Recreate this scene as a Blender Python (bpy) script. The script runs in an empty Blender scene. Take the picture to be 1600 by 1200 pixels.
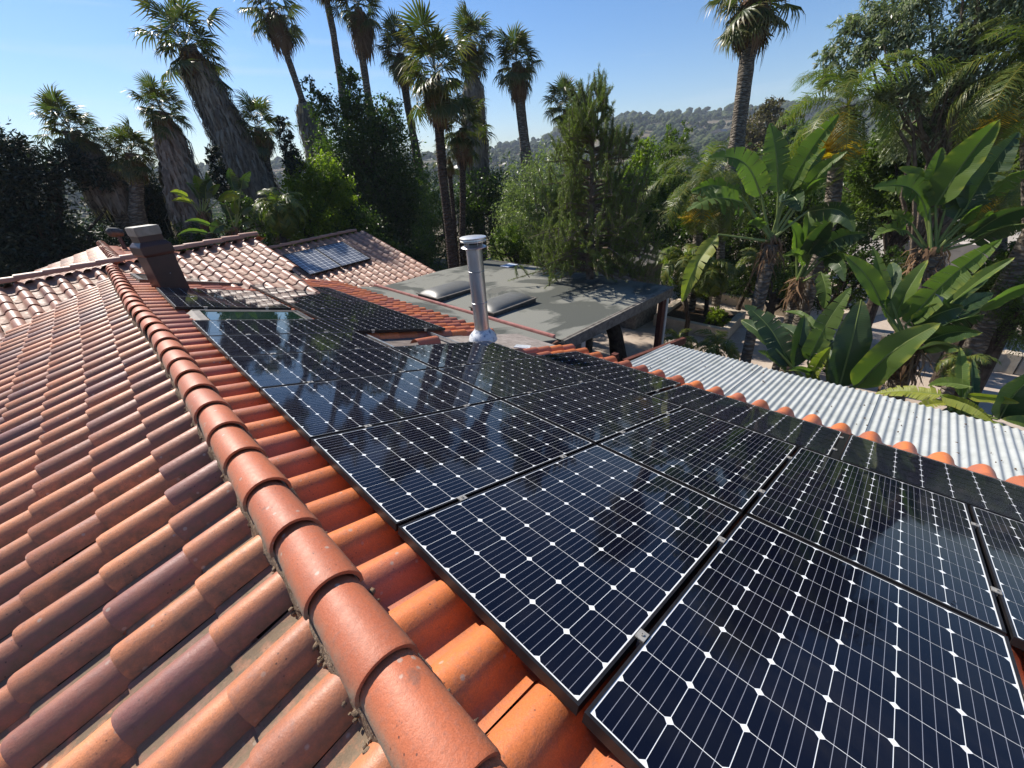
import bpy, bmesh, math, random
import numpy as np
from mathutils import Matrix, Vector
R = math.radians
rng = np.random.default_rng(7)
random.seed(7)
SC = bpy.context.scene
COL = SC.collection

# ------------------------------------------------------------------ camera
# world: x = down the right roof slope (horizontal), y = along the ridge, z up, eye at the origin
CAM = np.array([[0.7052457, -0.3731382, 0.6028237],
                [-0.7064029, -0.2976474, 0.6421845],
                [-0.0601947, -0.8787343, -0.4735005]])
cam_data = bpy.data.cameras.new('camera')
cam = bpy.data.objects.new('camera', cam_data); COL.objects.link(cam)
cam_data.sensor_width = 36.0
cam_data.lens = 36.0 * 630.0 / 1600.0
cam_data.clip_start = 0.05; cam_data.clip_end = 5000
cam.matrix_world = Matrix([[CAM[i][0], -CAM[i][1], -CAM[i][2], 0] for i in range(3)] + [[0, 0, 0, 1]])
SC.camera = cam

# ------------------------------------------------------------------ light
SUN_EL, SUN_AZ = 43.0, -7.0          # azimuth from +y towards +x
world = bpy.data.worlds.new('World'); SC.world = world; world.use_nodes = True
wn = world.node_tree.nodes; wl = world.node_tree.links; wn.clear()
sky = wn.new('ShaderNodeTexSky'); sky.sky_type = 'NISHITA'; sky.sun_disc = False
sky.sun_elevation = R(SUN_EL); sky.sun_rotation = R(SUN_AZ)
sky.air_density = 1.15; sky.dust_density = 0.25; sky.ozone_density = 3.5; sky.altitude = 60
bg = wn.new('ShaderNodeBackground'); bg.inputs['Strength'].default_value = 0.080
wo = wn.new('ShaderNodeOutputWorld')
# thin cirrus low in the sky on the left
tc = wn.new('ShaderNodeTexCoord'); mp = wn.new('ShaderNodeMapping'); mp.inputs['Scale'].default_value = (1.2, 1.2, 14.0)
nz = wn.new('ShaderNodeTexNoise'); nz.inputs['Scale'].default_value = 1.6; nz.inputs['Detail'].default_value = 4
rp = wn.new('ShaderNodeValToRGB'); rp.color_ramp.elements[0].position = .56; rp.color_ramp.elements[1].position = .8
rp.color_ramp.elements[1].color = (.35, .35, .35, 1)
mx = wn.new('ShaderNodeMix'); mx.data_type = 'RGBA'; mx.inputs[7].default_value = (7.0, 7.6, 8.4, 1)
wl.new(tc.outputs['Generated'], mp.inputs['Vector']); wl.new(mp.outputs['Vector'], nz.inputs['Vector'])
wl.new(nz.outputs['Fac'], rp.inputs['Fac']); wl.new(rp.outputs['Color'], mx.inputs[0])
hs_ = wn.new('ShaderNodeHueSaturation'); hs_.inputs['Saturation'].default_value = 1.22; wl.new(sky.outputs[0], hs_.inputs['Color'])
tn_ = wn.new('ShaderNodeMix'); tn_.data_type = 'RGBA'; tn_.blend_type = 'MULTIPLY'; tn_.inputs[0].default_value = 1; tn_.inputs[7].default_value = (.93, .96, 1.1, 1); wl.new(hs_.outputs[0], tn_.inputs[6]); wl.new(tn_.outputs[2], mx.inputs[6]); wl.new(mx.outputs[2], bg.inputs['Color']); wl.new(bg.outputs[0], wo.inputs['Surface'])

sd = Vector((math.sin(R(SUN_AZ)) * math.cos(R(SUN_EL)), math.cos(R(SUN_AZ)) * math.cos(R(SUN_EL)), math.sin(R(SUN_EL))))
sun_data = bpy.data.lights.new('sun', 'SUN'); sun_data.energy = 5.0; sun_data.angle = R(0.55); sun_data.color = (1.0, 0.93, 0.83)
sun = bpy.data.objects.new('sun', sun_data); COL.objects.link(sun)
sun.rotation_euler = sd.to_track_quat('Z', 'Y').to_euler(); sun.location = (0, 20, 40)
SC.view_settings.view_transform = 'Standard'; SC.view_settings.look = 'None'
SC.view_settings.gamma = 1.0; SC.view_settings.exposure = 0.66
SC.view_settings.use_curve_mapping = False
SC.cycles.max_bounces = 7; SC.cycles.diffuse_bounces = 3; SC.cycles.glossy_bounces = 3
SC.cycles.transmission_bounces = 4; SC.cycles.transparent_max_bounces = 6; SC.cycles.volume_bounces = 0
SC.cycles.caustics_reflective = False; SC.cycles.caustics_refractive = False
SC.cycles.sample_clamp_indirect = 8

GZ = -5.5                                     # ground level below the eye
TH = R(15.70); SN, CS, TN = math.sin(TH), math.cos(TH), math.tan(TH)

# ------------------------------------------------------------------ helpers
def ray(px, py):
    v = CAM @ np.array([px - 800.0, py - 600.0, 630.0]); return v / np.linalg.norm(v)
def at(px, py, D):                            # point D metres away (horizontally) in that direction
    r = ray(px, py); return r * (D / math.hypot(r[0], r[1]))
def onz(px, py, z):
    r = ray(px, py); return r * (z / r[2])

def link(o, parent=None):
    COL.objects.link(o)
    if parent is not None: o.parent = parent
    return o
def tag(o, label=None, cat=None, group=None, kind=None):
    if label: o['label'] = label
    if cat: o['category'] = cat
    if group: o['group'] = group
    if kind: o['kind'] = kind
    return o
def empty(name, loc, label=None, cat=None, group=None, rotz=0, parent=None):
    o = bpy.data.objects.new(name, None); o.empty_display_size = .2
    link(o, parent); o.matrix_basis = Matrix.Translation(Vector(loc)) @ Matrix.Rotation(rotz, 4, 'Z')
    if parent is not None: o.matrix_parent_inverse = world_of(parent).inverted()
    return tag(o, label, cat, group)
def put(name, me, parent=None, M=None, mat=None):
    o = bpy.data.objects.new(name, me)
    if mat is not None and not me.materials: me.materials.append(mat)
    link(o)
    if parent is not None:
        o.parent = parent; o.matrix_parent_inverse = world_of(parent).inverted()
    if M is not None: o.matrix_basis = M
    return o
WM = {}
def world_of(o):
    m = o.matrix_basis.copy()
    p = o.parent
    if p is not None: m = world_of(p) @ o.matrix_parent_inverse @ m
    return m
def mesh_np(name, V, F, mat=None, col=None, smooth=False, attr='tint'):
    V = np.asarray(V, dtype=np.float32); F = np.asarray(F, dtype=np.int32)
    me = bpy.data.meshes.new(name); n = F.shape[1]
    me.vertices.add(len(V)); me.vertices.foreach_set('co', V.ravel())
    me.loops.add(F.size); me.loops.foreach_set('vertex_index', F.ravel())
    me.polygons.add(len(F)); me.polygons.foreach_set('loop_start', np.arange(0, F.size, n, dtype=np.int32))
    me.polygons.foreach_set('loop_total', np.full(len(F), n, dtype=np.int32))
    if smooth: me.polygons.foreach_set('use_smooth', np.ones(len(F), dtype=bool))
    if col is not None:
        a = me.color_attributes.new(attr, 'FLOAT_COLOR', 'POINT')
        c = np.ones((len(V), 4), dtype=np.float32); c[:, :col.shape[1]] = col; a.data.foreach_set('color', c.ravel())
    me.update(calc_edges=True); me.validate()
    if mat is not None: me.materials.append(mat)
    return me

class MB:                                    # small mesh builder in world coordinates
    def __init__(s): s.v = []; s.f = []
    def add(s, vs, fs):
        b = len(s.v); s.v += [tuple(map(float, q)) for q in vs]; s.f += [tuple(b + i for i in f) for f in fs]; return s
    def box(s, x0, x1, y0, y1, z0, z1, M=None):
        vs = [Vector((x, y, z)) for z in (z0, z1) for x, y in ((x0, y0), (x1, y0), (x1, y1), (x0, y1))]
        if M is not None: vs = [M @ v for v in vs]
        return s.add(vs, [(3, 2, 1, 0), (4, 5, 6, 7), (0, 1, 5, 4), (1, 2, 6, 5), (2, 3, 7, 6), (3, 0, 4, 7)])
    def hexa(s, b, t):                        # bottom 4 points, top 4 points
        return s.add(list(b) + list(t), [(3, 2, 1, 0), (4, 5, 6, 7), (0, 1, 5, 4), (1, 2, 6, 5), (2, 3, 7, 6), (3, 0, 4, 7)])
    def tube(s, pts, rad, n=8, cap=True):
        pts = [Vector(p) for p in pts]; m = len(pts)
        if not hasattr(rad, '__len__'): rad = [rad] * m
        vs = []; ref = None
        for i, p in enumerate(pts):
            t = (pts[min(i + 1, m - 1)] - pts[max(i - 1, 0)]).normalized()
            if ref is None: ref = t.orthogonal().normalized()
            a = (ref - t * ref.dot(t)).normalized(); ref = a; b = t.cross(a)
            vs += [p + (a * math.cos(k * 2 * math.pi / n) + b * math.sin(k * 2 * math.pi / n)) * rad[i] for k in range(n)]
        fs = [(i * n + k, i * n + (k + 1) % n, (i + 1) * n + (k + 1) % n, (i + 1) * n + k) for i in range(m - 1) for k in range(n)]
        if cap: fs += [tuple(range(n - 1, -1, -1)), tuple((m - 1) * n + k for k in range(n))]
        return s.add(vs, fs)
    def lathe(s, c, prof, n=32):              # prof: (r, z) from bottom to top
        vs = [(c[0] + r * math.cos(k * 2 * math.pi / n), c[1] + r * math.sin(k * 2 * math.pi / n), c[2] + z) for r, z in prof for k in range(n)]
        m = len(prof)
        fs = [(i * n + k, i * n + (k + 1) % n, (i + 1) * n + (k + 1) % n, (i + 1) * n + k) for i in range(m - 1) for k in range(n)]
        fs += [tuple(range(n - 1, -1, -1)), tuple((m - 1) * n + k for k in range(n))]
        return s.add(vs, fs)
    def build(s, name, mat, parent=None, smooth=False, bevel=0):
        me = bpy.data.meshes.new(name); me.from_pydata(s.v, [], s.f); me.update()
        if bevel:
            bm = bmesh.new(); bm.from_mesh(me)
            bmesh.ops.bevel(bm, geom=bm.edges[:], offset=bevel, segments=2, affect='EDGES', clamp_overlap=True)
            bm.to_mesh(me); bm.free()
        if smooth:
            me.polygons.foreach_set('use_smooth', [True] * len(me.polygons))
            me.set_sharp_from_angle(angle=R(40))
        me.materials.append(mat)
        return put(name, me, parent)

# ------------------------------------------------------------------ materials
def new_mat(name):
    m = bpy.data.materials.new(name); m.use_nodes = True; nt = m.node_tree; nt.nodes.clear()
    out = nt.nodes.new('ShaderNodeOutputMaterial'); return m, nt, out
def N(nt, t, **k):
    n = nt.nodes.new(t)
    for a, b in k.items():
        if a.startswith('i_'): n.inputs[a[2:].replace('_', ' ')].default_value = b
        else: setattr(n, a, b)
    return n
def mixc(nt, fac, a, b, mode='MIX'):
    n = nt.nodes.new('ShaderNodeMix'); n.data_type = 'RGBA'; n.blend_type = mode; n.clamp_factor = True
    for s, v in ((0, fac), (6, a), (7, b)):
        if hasattr(v, 'is_output'): nt.links.new(v, n.inputs[s])
        elif s == 0: n.inputs[0].default_value = v
        else: n.inputs[s].default_value = (*v, 1) if len(v) == 3 else v
    return n.outputs[2]
def mth(nt, op, a, b=None, clamp=False):
    n = nt.nodes.new('ShaderNodeMath'); n.operation = op; n.use_clamp = clamp
    for i, v in enumerate((a, b)):
        if v is None: continue
        if hasattr(v, 'is_output'): nt.links.new(v, n.inputs[i])
        else: n.inputs[i].default_value = v
    return n.outputs[0]
def noise(nt, scale, detail=4, rough=.55, vec=None, dist=0):
    n = nt.nodes.new('ShaderNodeTexNoise'); n.inputs['Scale'].default_value = scale
    n.inputs['Detail'].default_value = detail; n.inputs['Roughness'].default_value = rough; n.inputs['Distortion'].default_value = dist
    if vec is not None: nt.links.new(vec, n.inputs['Vector'])
    return n.outputs['Fac']
def ramp(nt, fac, p0, p1, c0=(0, 0, 0), c1=(1, 1, 1)):
    n = nt.nodes.new('ShaderNodeValToRGB'); e = n.color_ramp.elements
    e[0].position = p0; e[1].position = p1; e[0].color = (*c0, 1); e[1].color = (*c1, 1)
    nt.links.new(fac, n.inputs['Fac']); return n.outputs['Color']
def pos(nt):
    return nt.nodes.new('ShaderNodeNewGeometry').outputs['Position']
def bump(nt, h, strength, dist=.01):
    n = nt.nodes.new('ShaderNodeBump'); n.inputs['Strength'].default_value = strength; n.inputs['Distance'].default_value = dist
    nt.links.new(h, n.inputs['Height']); return n.outputs['Normal']
def pbsdf(nt, out, col, rough=.6, metal=0, spec=.5, normal=None, coat=0):
    b = nt.nodes.new('ShaderNodeBsdfPrincipled')
    for nm, v in (('Base Color', col), ('Roughness', rough), ('Metallic', metal), ('Specular IOR Level', spec), ('Coat Weight', coat)):
        if hasattr(v, 'is_output'): nt.links.new(v, b.inputs[nm])
        elif nm == 'Base Color': b.inputs[nm].default_value = (*v, 1)
        else: b.inputs[nm].default_value = v
    if normal is not None: nt.links.new(normal, b.inputs['Normal'])
    if out is not None: nt.links.new(b.outputs[0], out.inputs['Surface'])
    return b
def rough_mat(name, c0, c1, scale=8, rough=.8, bmp=.3, bscale=60, spec=.3, metal=0, bdist=.01, p0=.35, p1=.65):
    m, nt, out = new_mat(name); P = pos(nt)
    c = mixc(nt, ramp(nt, noise(nt, scale, 6, .6, P), p0, p1), c0, c1)
    pbsdf(nt, out, c, rough, metal, spec, bump(nt, noise(nt, bscale, 4, .6, P), bmp, bdist)); return m

def tile_material(name, orange, brown, dirtc, rough=.5, dirtk=1.0):
    m, nt, out = new_mat(name); P = pos(nt)
    a = N(nt, 'ShaderNodeAttribute', attribute_name='tint'); sp = N(nt, 'ShaderNodeSeparateColor'); nt.links.new(a.outputs['Color'], sp.inputs[0])
    tr, tg, tb = sp.outputs[0], sp.outputs[1], sp.outputs[2]
    n1 = noise(nt, 5.5, 5, .6, P, .4); n2 = noise(nt, 45, 5, .65, P); n3 = noise(nt, 220, 3, .6, P)
    fac = mth(nt, 'ADD', tr, mth(nt, 'MULTIPLY', mth(nt, 'SUBTRACT', n1, .5), .8), True)
    c = mixc(nt, fac, orange, brown)
    c = mixc(nt, mth(nt, 'MULTIPLY', ramp(nt, n2, .5, .78), .55), c, mixc(nt, .5, brown, (.24, .18, .15)))
    c = mixc(nt, 1.0, c, ramp(nt, n3, .25, .8, (.72, .72, .72), (1.22, 1.2, 1.18)), 'MULTIPLY')
    cb = N(nt, 'ShaderNodeHueSaturation'); nt.links.new(c, cb.inputs['Color']); nt.links.new(tg, cb.inputs['Value']); c = cb.outputs[0]
    d = mth(nt, 'MULTIPLY', tb, mth(nt, 'ADD', .55, mth(nt, 'MULTIPLY', mth(nt, 'SUBTRACT', noise(nt, 14, 6, .7, P), .42), 3.2)), True)
    d = mth(nt, 'MULTIPLY', d, dirtk, True)
    c = mixc(nt, d, c, mixc(nt, n3, dirtc, (dirtc[0] * .5, dirtc[1] * .5, dirtc[2] * .5)))
    # pale lichen spots and dark pits
    v = N(nt, 'ShaderNodeTexVoronoi'); v.inputs['Scale'].default_value = 13; nt.links.new(P, v.inputs['Vector'])
    vv = mth(nt, 'ADD', v.outputs['Distance'], mth(nt, 'MULTIPLY', n2, .12))
    spot = mth(nt, 'MULTIPLY', ramp(nt, vv, .14, .19, (1, 1, 1), (0, 0, 0)), ramp(nt, noise(nt, 3.1, 2, .5, P), .42, .52))
    c = mixc(nt, mth(nt, 'MULTIPLY', spot, .62), c, (.42, .36, .29))
    c = mixc(nt, mth(nt, 'MULTIPLY', ramp(nt, noise(nt, 11, 7, .75, P, .6), .60, .70), .55), c, (.14, .085, .06))
    v2 = N(nt, 'ShaderNodeTexVoronoi'); v2.inputs['Scale'].default_value = 42; nt.links.new(P, v2.inputs['Vector'])
    pit = mth(nt, 'MULTIPLY', ramp(nt, v2.outputs['Distance'], .1, .16, (1, 1, 1), (0, 0, 0)), ramp(nt, noise(nt, 4.7, 2, .5, P), .5, .62))
    c = mixc(nt, mth(nt, 'MULTIPLY', pit, .75), c, (.04, .025, .02))
    rg = mth(nt, 'ADD', mth(nt, 'ADD', rough, mth(nt, 'MULTIPLY', mth(nt, 'SUBTRACT', n2, .5), .3)), mth(nt, 'MULTIPLY', d, .4), True)
    h = mth(nt, 'ADD', mth(nt, 'ADD', mth(nt, 'MULTIPLY', n3, .35), n2), mth(nt, 'MULTIPLY', d, .6))
    pbsdf(nt, out, c, rg, 0, .5, bump(nt, h, .45, .004)); return m

M_TILE = tile_material('clay_tile', (.62, .235, .098), (.235, .098, .082), (.23, .165, .105), .48)
M_RIDGE = tile_material('ridge_clay', (.55, .150, .052), (.38, .11, .055), (.33, .26, .18), .56, 1.9)
M_TILE_R = tile_material('clay_tile_east', (.68, .20, .06), (.40, .13, .085), (.20, .13, .09), .48, .7)
M_TILE_W = tile_material('clay_tile_wing', (.50, .24, .145), (.29, .14, .10), (.30, .21, .14), .50, .8)
M_DECK = rough_mat('underlayment', (.03, .024, .02), (.06, .045, .035), 10)
M_MORTAR = rough_mat('mortar', (.27, .20, .14), (.13, .09, .06), 25, .95, .8, 90, .1, 0, .02)

def leaf_mat(name, c0, c1, trans=.45, rough=.45, scale=3.0, yellow=None, spec=.4, veins=False):
    m, nt, out = new_mat(name); P = pos(nt)
    oi = N(nt, 'ShaderNodeObjectInfo')
    a = N(nt, 'ShaderNodeAttribute', attribute_name='tint'); sp = N(nt, 'ShaderNodeSeparateColor'); nt.links.new(a.outputs['Color'], sp.inputs[0])
    f = mth(nt, 'ADD', mth(nt, 'MULTIPLY', noise(nt, scale, 3, .5, P), .7), mth(nt, 'MULTIPLY', sp.outputs[0], .55), True)
    f = mth(nt, 'SUBTRACT', f, .12, True)
    c = mixc(nt, f, c0, c1)
    if yellow: c = mixc(nt, mth(nt, 'MULTIPLY', sp.outputs[2], 1.0), c, yellow)
    nrm = None
    if veins:
        w = N(nt, 'ShaderNodeTexWave'); uv = N(nt, 'ShaderNodeUVMap'); w.wave_type = 'BANDS'; w.bands_direction = 'X'
        w.inputs['Scale'].default_value = 11; w.inputs['Distortion'].default_value = .6; w.inputs['Detail'].default_value = 1
        nt.links.new(uv.outputs[0], w.inputs['Vector'])
        c = mixc(nt, mth(nt, 'MULTIPLY', w.outputs['Fac'], .10), c, mixc(nt, .5, c1, (.16, .24, .06)))
        blot = ramp(nt, noise(nt, 9, 5, .65, P), .62, .74)
        c = mixc(nt, mth(nt, 'MULTIPLY', blot, .5), c, (.11, .075, .03))
        nrm = bump(nt, mth(nt, 'ADD', mth(nt, 'MULTIPLY', w.outputs['Fac'], .25), noise(nt, 5, 3, .5, P)), .25, .02)
    b = pbsdf(nt, None, c, rough, 0, spec, nrm)
    t = N(nt, 'ShaderNodeBsdfTranslucent'); nt.links.new(mixc(nt, 1.0, c, (1.15, 1.45, .55), 'MULTIPLY'), t.inputs['Color'])
    ms = N(nt, 'ShaderNodeMixShader'); ms.inputs[0].default_value = trans
    nt.links.new(b.outputs[0], ms.inputs[1]); nt.links.new(t.outputs[0], ms.inputs[2]); nt.links.new(ms.outputs[0], out.inputs['Surface'])
    return m
L_DARK = leaf_mat('dark_leaf', (.022, .044, .010), (.082, .12, .022), .48, .4)
L_JUNI = leaf_mat('juniper_leaf', (.010, .018, .011), (.028, .042, .022), .15, .6)
L_MID = leaf_mat('mid_leaf', (.045, .08, .016), (.15, .19, .035), .48, .42)
L_BRIGHT = leaf_mat('bright_leaf', (.07, .12, .012), (.24, .28, .03), .55, .45)
L_GREY = leaf_mat('grey_leaf', (.09, .12, .05), (.28, .31, .15), .42, .36)
L_ASH = leaf_mat('ash_leaf', (.12, .145, .085), (.33, .36, .22), .28, .34)
L_PINE = leaf_mat('pine_needle', (.07, .10, .025), (.21, .24, .065), .36, .5)
L_YELL = leaf_mat('yellow_leaf', (.10, .12, .02), (.30, .24, .03), .45, .5)
L_FAN = leaf_mat('fan_leaf', (.028, .050, .018), (.074, .112, .038), .30, .4, 2.5, (.24, .17, .06))
L_FEATH = leaf_mat('feather_leaf', (.05, .085, .02), (.14, .18, .04), .4, .42, 2.5, (.70, .44, .03))
L_BAN = leaf_mat('paddle_leaf', (.058, .105, .024), (.135, .19, .045), .46, .44, 2.0, (.42, .40, .06), .35, True)
L_BANY = leaf_mat('yellowing_leaf', (.11, .17, .03), (.34, .34, .05), .45, .5, 2.0, (.5, .33, .05), .4, True)
L_BAND = leaf_mat('deep_green_leaf', (.022, .046, .018), (.052, .088, .03), .26, .42, 2.0, (.2, .2, .04), .4, True)
L_DEAD = leaf_mat('dead_frond', (.055, .043, .034), (.34, .29, .23), .15, .9, 6.0)
L_DEADB = leaf_mat('brown_frond', (.10, .055, .03), (.22, .13, .07), .15, .9, 6.0)
L_PETI = leaf_mat('petiole_green', (.13, .18, .05), (.26, .30, .09), .1, .4, 6.0)
M_BARK = rough_mat('bark', (.10, .075, .055), (.22, .18, .14), 7, .95, .9, 24, .1, 0, .04)
M_BARKD = rough_mat('dark_bark', (.035, .026, .02), (.09, .07, .055), 7, .95, .9, 24, .1, 0, .04)
def palm_bark(name, a, b):
    m, nt, out = new_mat(name); P = pos(nt)
    mp = N(nt, 'ShaderNodeMapping'); mp.inputs['Scale'].default_value = (1, 1, 3.2); nt.links.new(P, mp.inputs['Vector'])
    n1 = noise(nt, 9, 6, .7, mp.outputs[0], 1.5); c = mixc(nt, ramp(nt, n1, .3, .7), a, b)
    w = N(nt, 'ShaderNodeTexWave'); w.bands_direction = 'Z'; w.inputs['Scale'].default_value = 3.2; w.inputs['Distortion'].default_value = 14; w.inputs['Detail'].default_value = 4
    nt.links.new(P, w.inputs['Vector'])
    c = mixc(nt, mth(nt, 'MULTIPLY', w.outputs['Fac'], .25), c, (.05, .04, .03))
    pv_ = N(nt, 'ShaderNodeTexVoronoi'); pv_.inputs['Scale'].default_value = 5.5; nt.links.new(mp.outputs[0], pv_.inputs['Vector']); c = mixc(nt, mth(nt, 'MULTIPLY', ramp(nt, mth(nt, 'ADD', pv_.outputs['Distance'], mth(nt, 'MULTIPLY', n1, .4)), .55, .8), .6), c, (.045, .036, .028))
    pbsdf(nt, out, c, .95, 0, .1, bump(nt, mth(nt, 'ADD', n1, w.outputs['Fac']), 1.0, .05)); return m
M_PALM = palm_bark('palm_bark', (.19, .155, .12), (.42, .37, .30))
M_PALMD = palm_bark('palm_bark_dark', (.06, .045, .035), (.16, .125, .10))

# ------------------------------------------------------------------ the ground and the hills
def ground_z(x, y):
    d = np.hypot(x, y); az = np.degrees(np.arctan2(x, y))
    el = np.interp(az, [-180, -60, -20, 10, 31, 42, 47.6, 52, 57.7, 60, 68, 75.7, 87.4, 110, 180],
                   [.6, .8, 1.2, 1.35, 1.4, 1.5, 2.2, 2.9, 3.8, 3.95, 3.9, 3.6, 2.9, 2.2, .6])
    hill = np.tan(np.radians(el * .86)) * 750.0
    lo = -5.5 - 11.0 * np.clip((d - 32) / 110, 0, 1) ** 1.2
    t = np.clip((d - 190) / 560, 0, 1); t = t * t * (3 - 2 * t)
    z = lo + (hill - lo) * t + 5.0 * np.sin(x * .021 + 1) * np.sin(y * .017) * np.clip((d - 150) / 200, 0, 1)
    z = np.where(d > 750, z - (d - 750) * .10, z)
    return z
def build_ground():
    nr, na = 90, 220
    rr = np.concatenate([np.linspace(0.5, 30, 14), np.geomspace(34, 1080, nr - 14)]); aa = np.linspace(0, 2 * np.pi, na, endpoint=False)
    X = rr[:, None] * np.sin(aa); Y = rr[:, None] * np.cos(aa); Z = ground_z(X, Y)
    V = np.stack([X, Y, Z], -1).reshape(-1, 3); V = np.vstack([V, [[0, 0, GZ]]])
    i = np.arange(nr - 1)[:, None] * na; k = np.arange(na)[None]; k2 = (k + 1) % na
    F = np.stack([i + k, i + na + k, i + na + k2, i + k2], -1).reshape(-1, 4)
    m, nt, out = new_mat('ground_soil'); P = pos(nt)
    c = mixc(nt, ramp(nt, noise(nt, .35, 6, .65, P), .4, .62), (.10, .085, .055), (.22, .18, .13))
    c = mixc(nt, ramp(nt, noise(nt, .02, 6, .7, P), .45, .6), c, (.055, .07, .035))
    pbsdf(nt, out, c, .95, 0, .1, bump(nt, noise(nt, 6, 5, .6, P), .5, .05))
    me = mesh_np('ground', V, F, m, smooth=True)
    bm = bmesh.new(); bm.from_mesh(me); bm.verts.ensure_lookup_table()
    cv = bm.verts[len(bm.verts) - 1]
    for q in range(na): bm.faces.new((cv, bm.verts[q], bm.verts[(q + 1) % na]))
    bmesh.ops.recalc_face_normals(bm, faces=bm.faces[:]); bm.to_mesh(me); bm.free()
    tag(put('ground', me), kind='structure')
build_ground()

m, nt, out = new_mat('patio_concrete'); P = pos(nt)
c = mixc(nt, ramp(nt, noise(nt, 1.2, 6, .65, P), .35, .65), (.36, .285, .23), (.47, .40, .33))
c = mixc(nt, mth(nt, 'MULTIPLY', ramp(nt, noise(nt, 9, 6, .7, P), .5, .7), .5), c, (.25, .20, .16))
pbsdf(nt, out, c, .9, 0, .2, bump(nt, noise(nt, 40, 4, .6, P), .3, .01)); M_PATIO = m
tag(MB().box(5.6, 26, -8, 9.2, GZ - .1, GZ + .05).build('patio', M_PATIO), kind='structure')
tag(MB().box(26.2, 46, -12, 5, GZ - .1, GZ + .08).build('driveway', rough_mat('driveway_concrete', (.30, .26, .21), (.40, .36, .30), 2)), kind='structure')

M_WALLC = rough_mat('planter_stucco', (.50, .43, .33), (.40, .33, .25), 5, .9, .4, 60)
M_SOIL = rough_mat('planter_soil', (.05, .033, .022), (.10, .07, .045), 20, 1, .9, 40, .1, 0, .03)
def planter(pts, label, h=.4, w=.22, close=True, soil=True):
    cx = sum(p[0] for p in pts) / len(pts); cy = sum(p[1] for p in pts) / len(pts)
    t = empty('planter', (cx, cy, GZ + .05), label, 'planter')
    n = len(pts)
    for i in range(n if close else n - 1):
        a = Vector((*pts[i], 0)); b = Vector((*pts[(i + 1) % n], 0)); d = (b - a); L = d.length; ang = math.atan2(d.y, d.x)
        M = Matrix.Translation((a.x, a.y, GZ + .05)) @ Matrix.Rotation(ang, 4, 'Z')
        MB().box(w / 2 + .002, L - w / 2 - .002, -w / 2, w / 2, 0, h, M).build('planter_wall', M_WALLC, t, bevel=.012)
        MB().box(-w / 2, w / 2, -w / 2, w / 2, 0, h + .02, Matrix.Translation((a.x, a.y, GZ + .05))).build('corner_post', M_WALLC, t, bevel=.012)
    if soil:
        MB().add([(p[0], p[1], GZ + .05 + h * .7) for p in pts], [tuple(range(n))]).build('soil', M_SOIL, t)
    return t
planter([(13.5, 6.4), (13.45, 4.05), (15.4, 4.2), (15.6, 6.6)], 'low cream planter walls beyond the corner of the grey flat roof')
planter([(17.0, 2.9), (17.4, 6.0), (20.2, 5.6), (19.8, 2.6)], 'cream planter further back holding young palms in dark soil')
planter([(15.2, .2), (15.5, -2.2), (15.9, -4.4)], 'long cream garden wall with a square pillar at the right edge', close=False, soil=False, h=.5, w=.3)
planter([(15.9, 2.2), (17.6, 1.4), (19.5, .6)], 'low cream wall behind the tall paddle leaved plant', close=False, soil=False, h=.42, w=.3)
wl_ = MB().box(24.5, 25.0, -7.5, 1.2, GZ + .05, GZ + 1.7).build('garden_wall', rough_mat('wall_plaster', (.42, .36, .31), (.5, .44, .38), 3))
tag(wl_, 'plain pinkish boundary wall behind the right hand clump of paddle leaves', 'wall')

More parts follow.
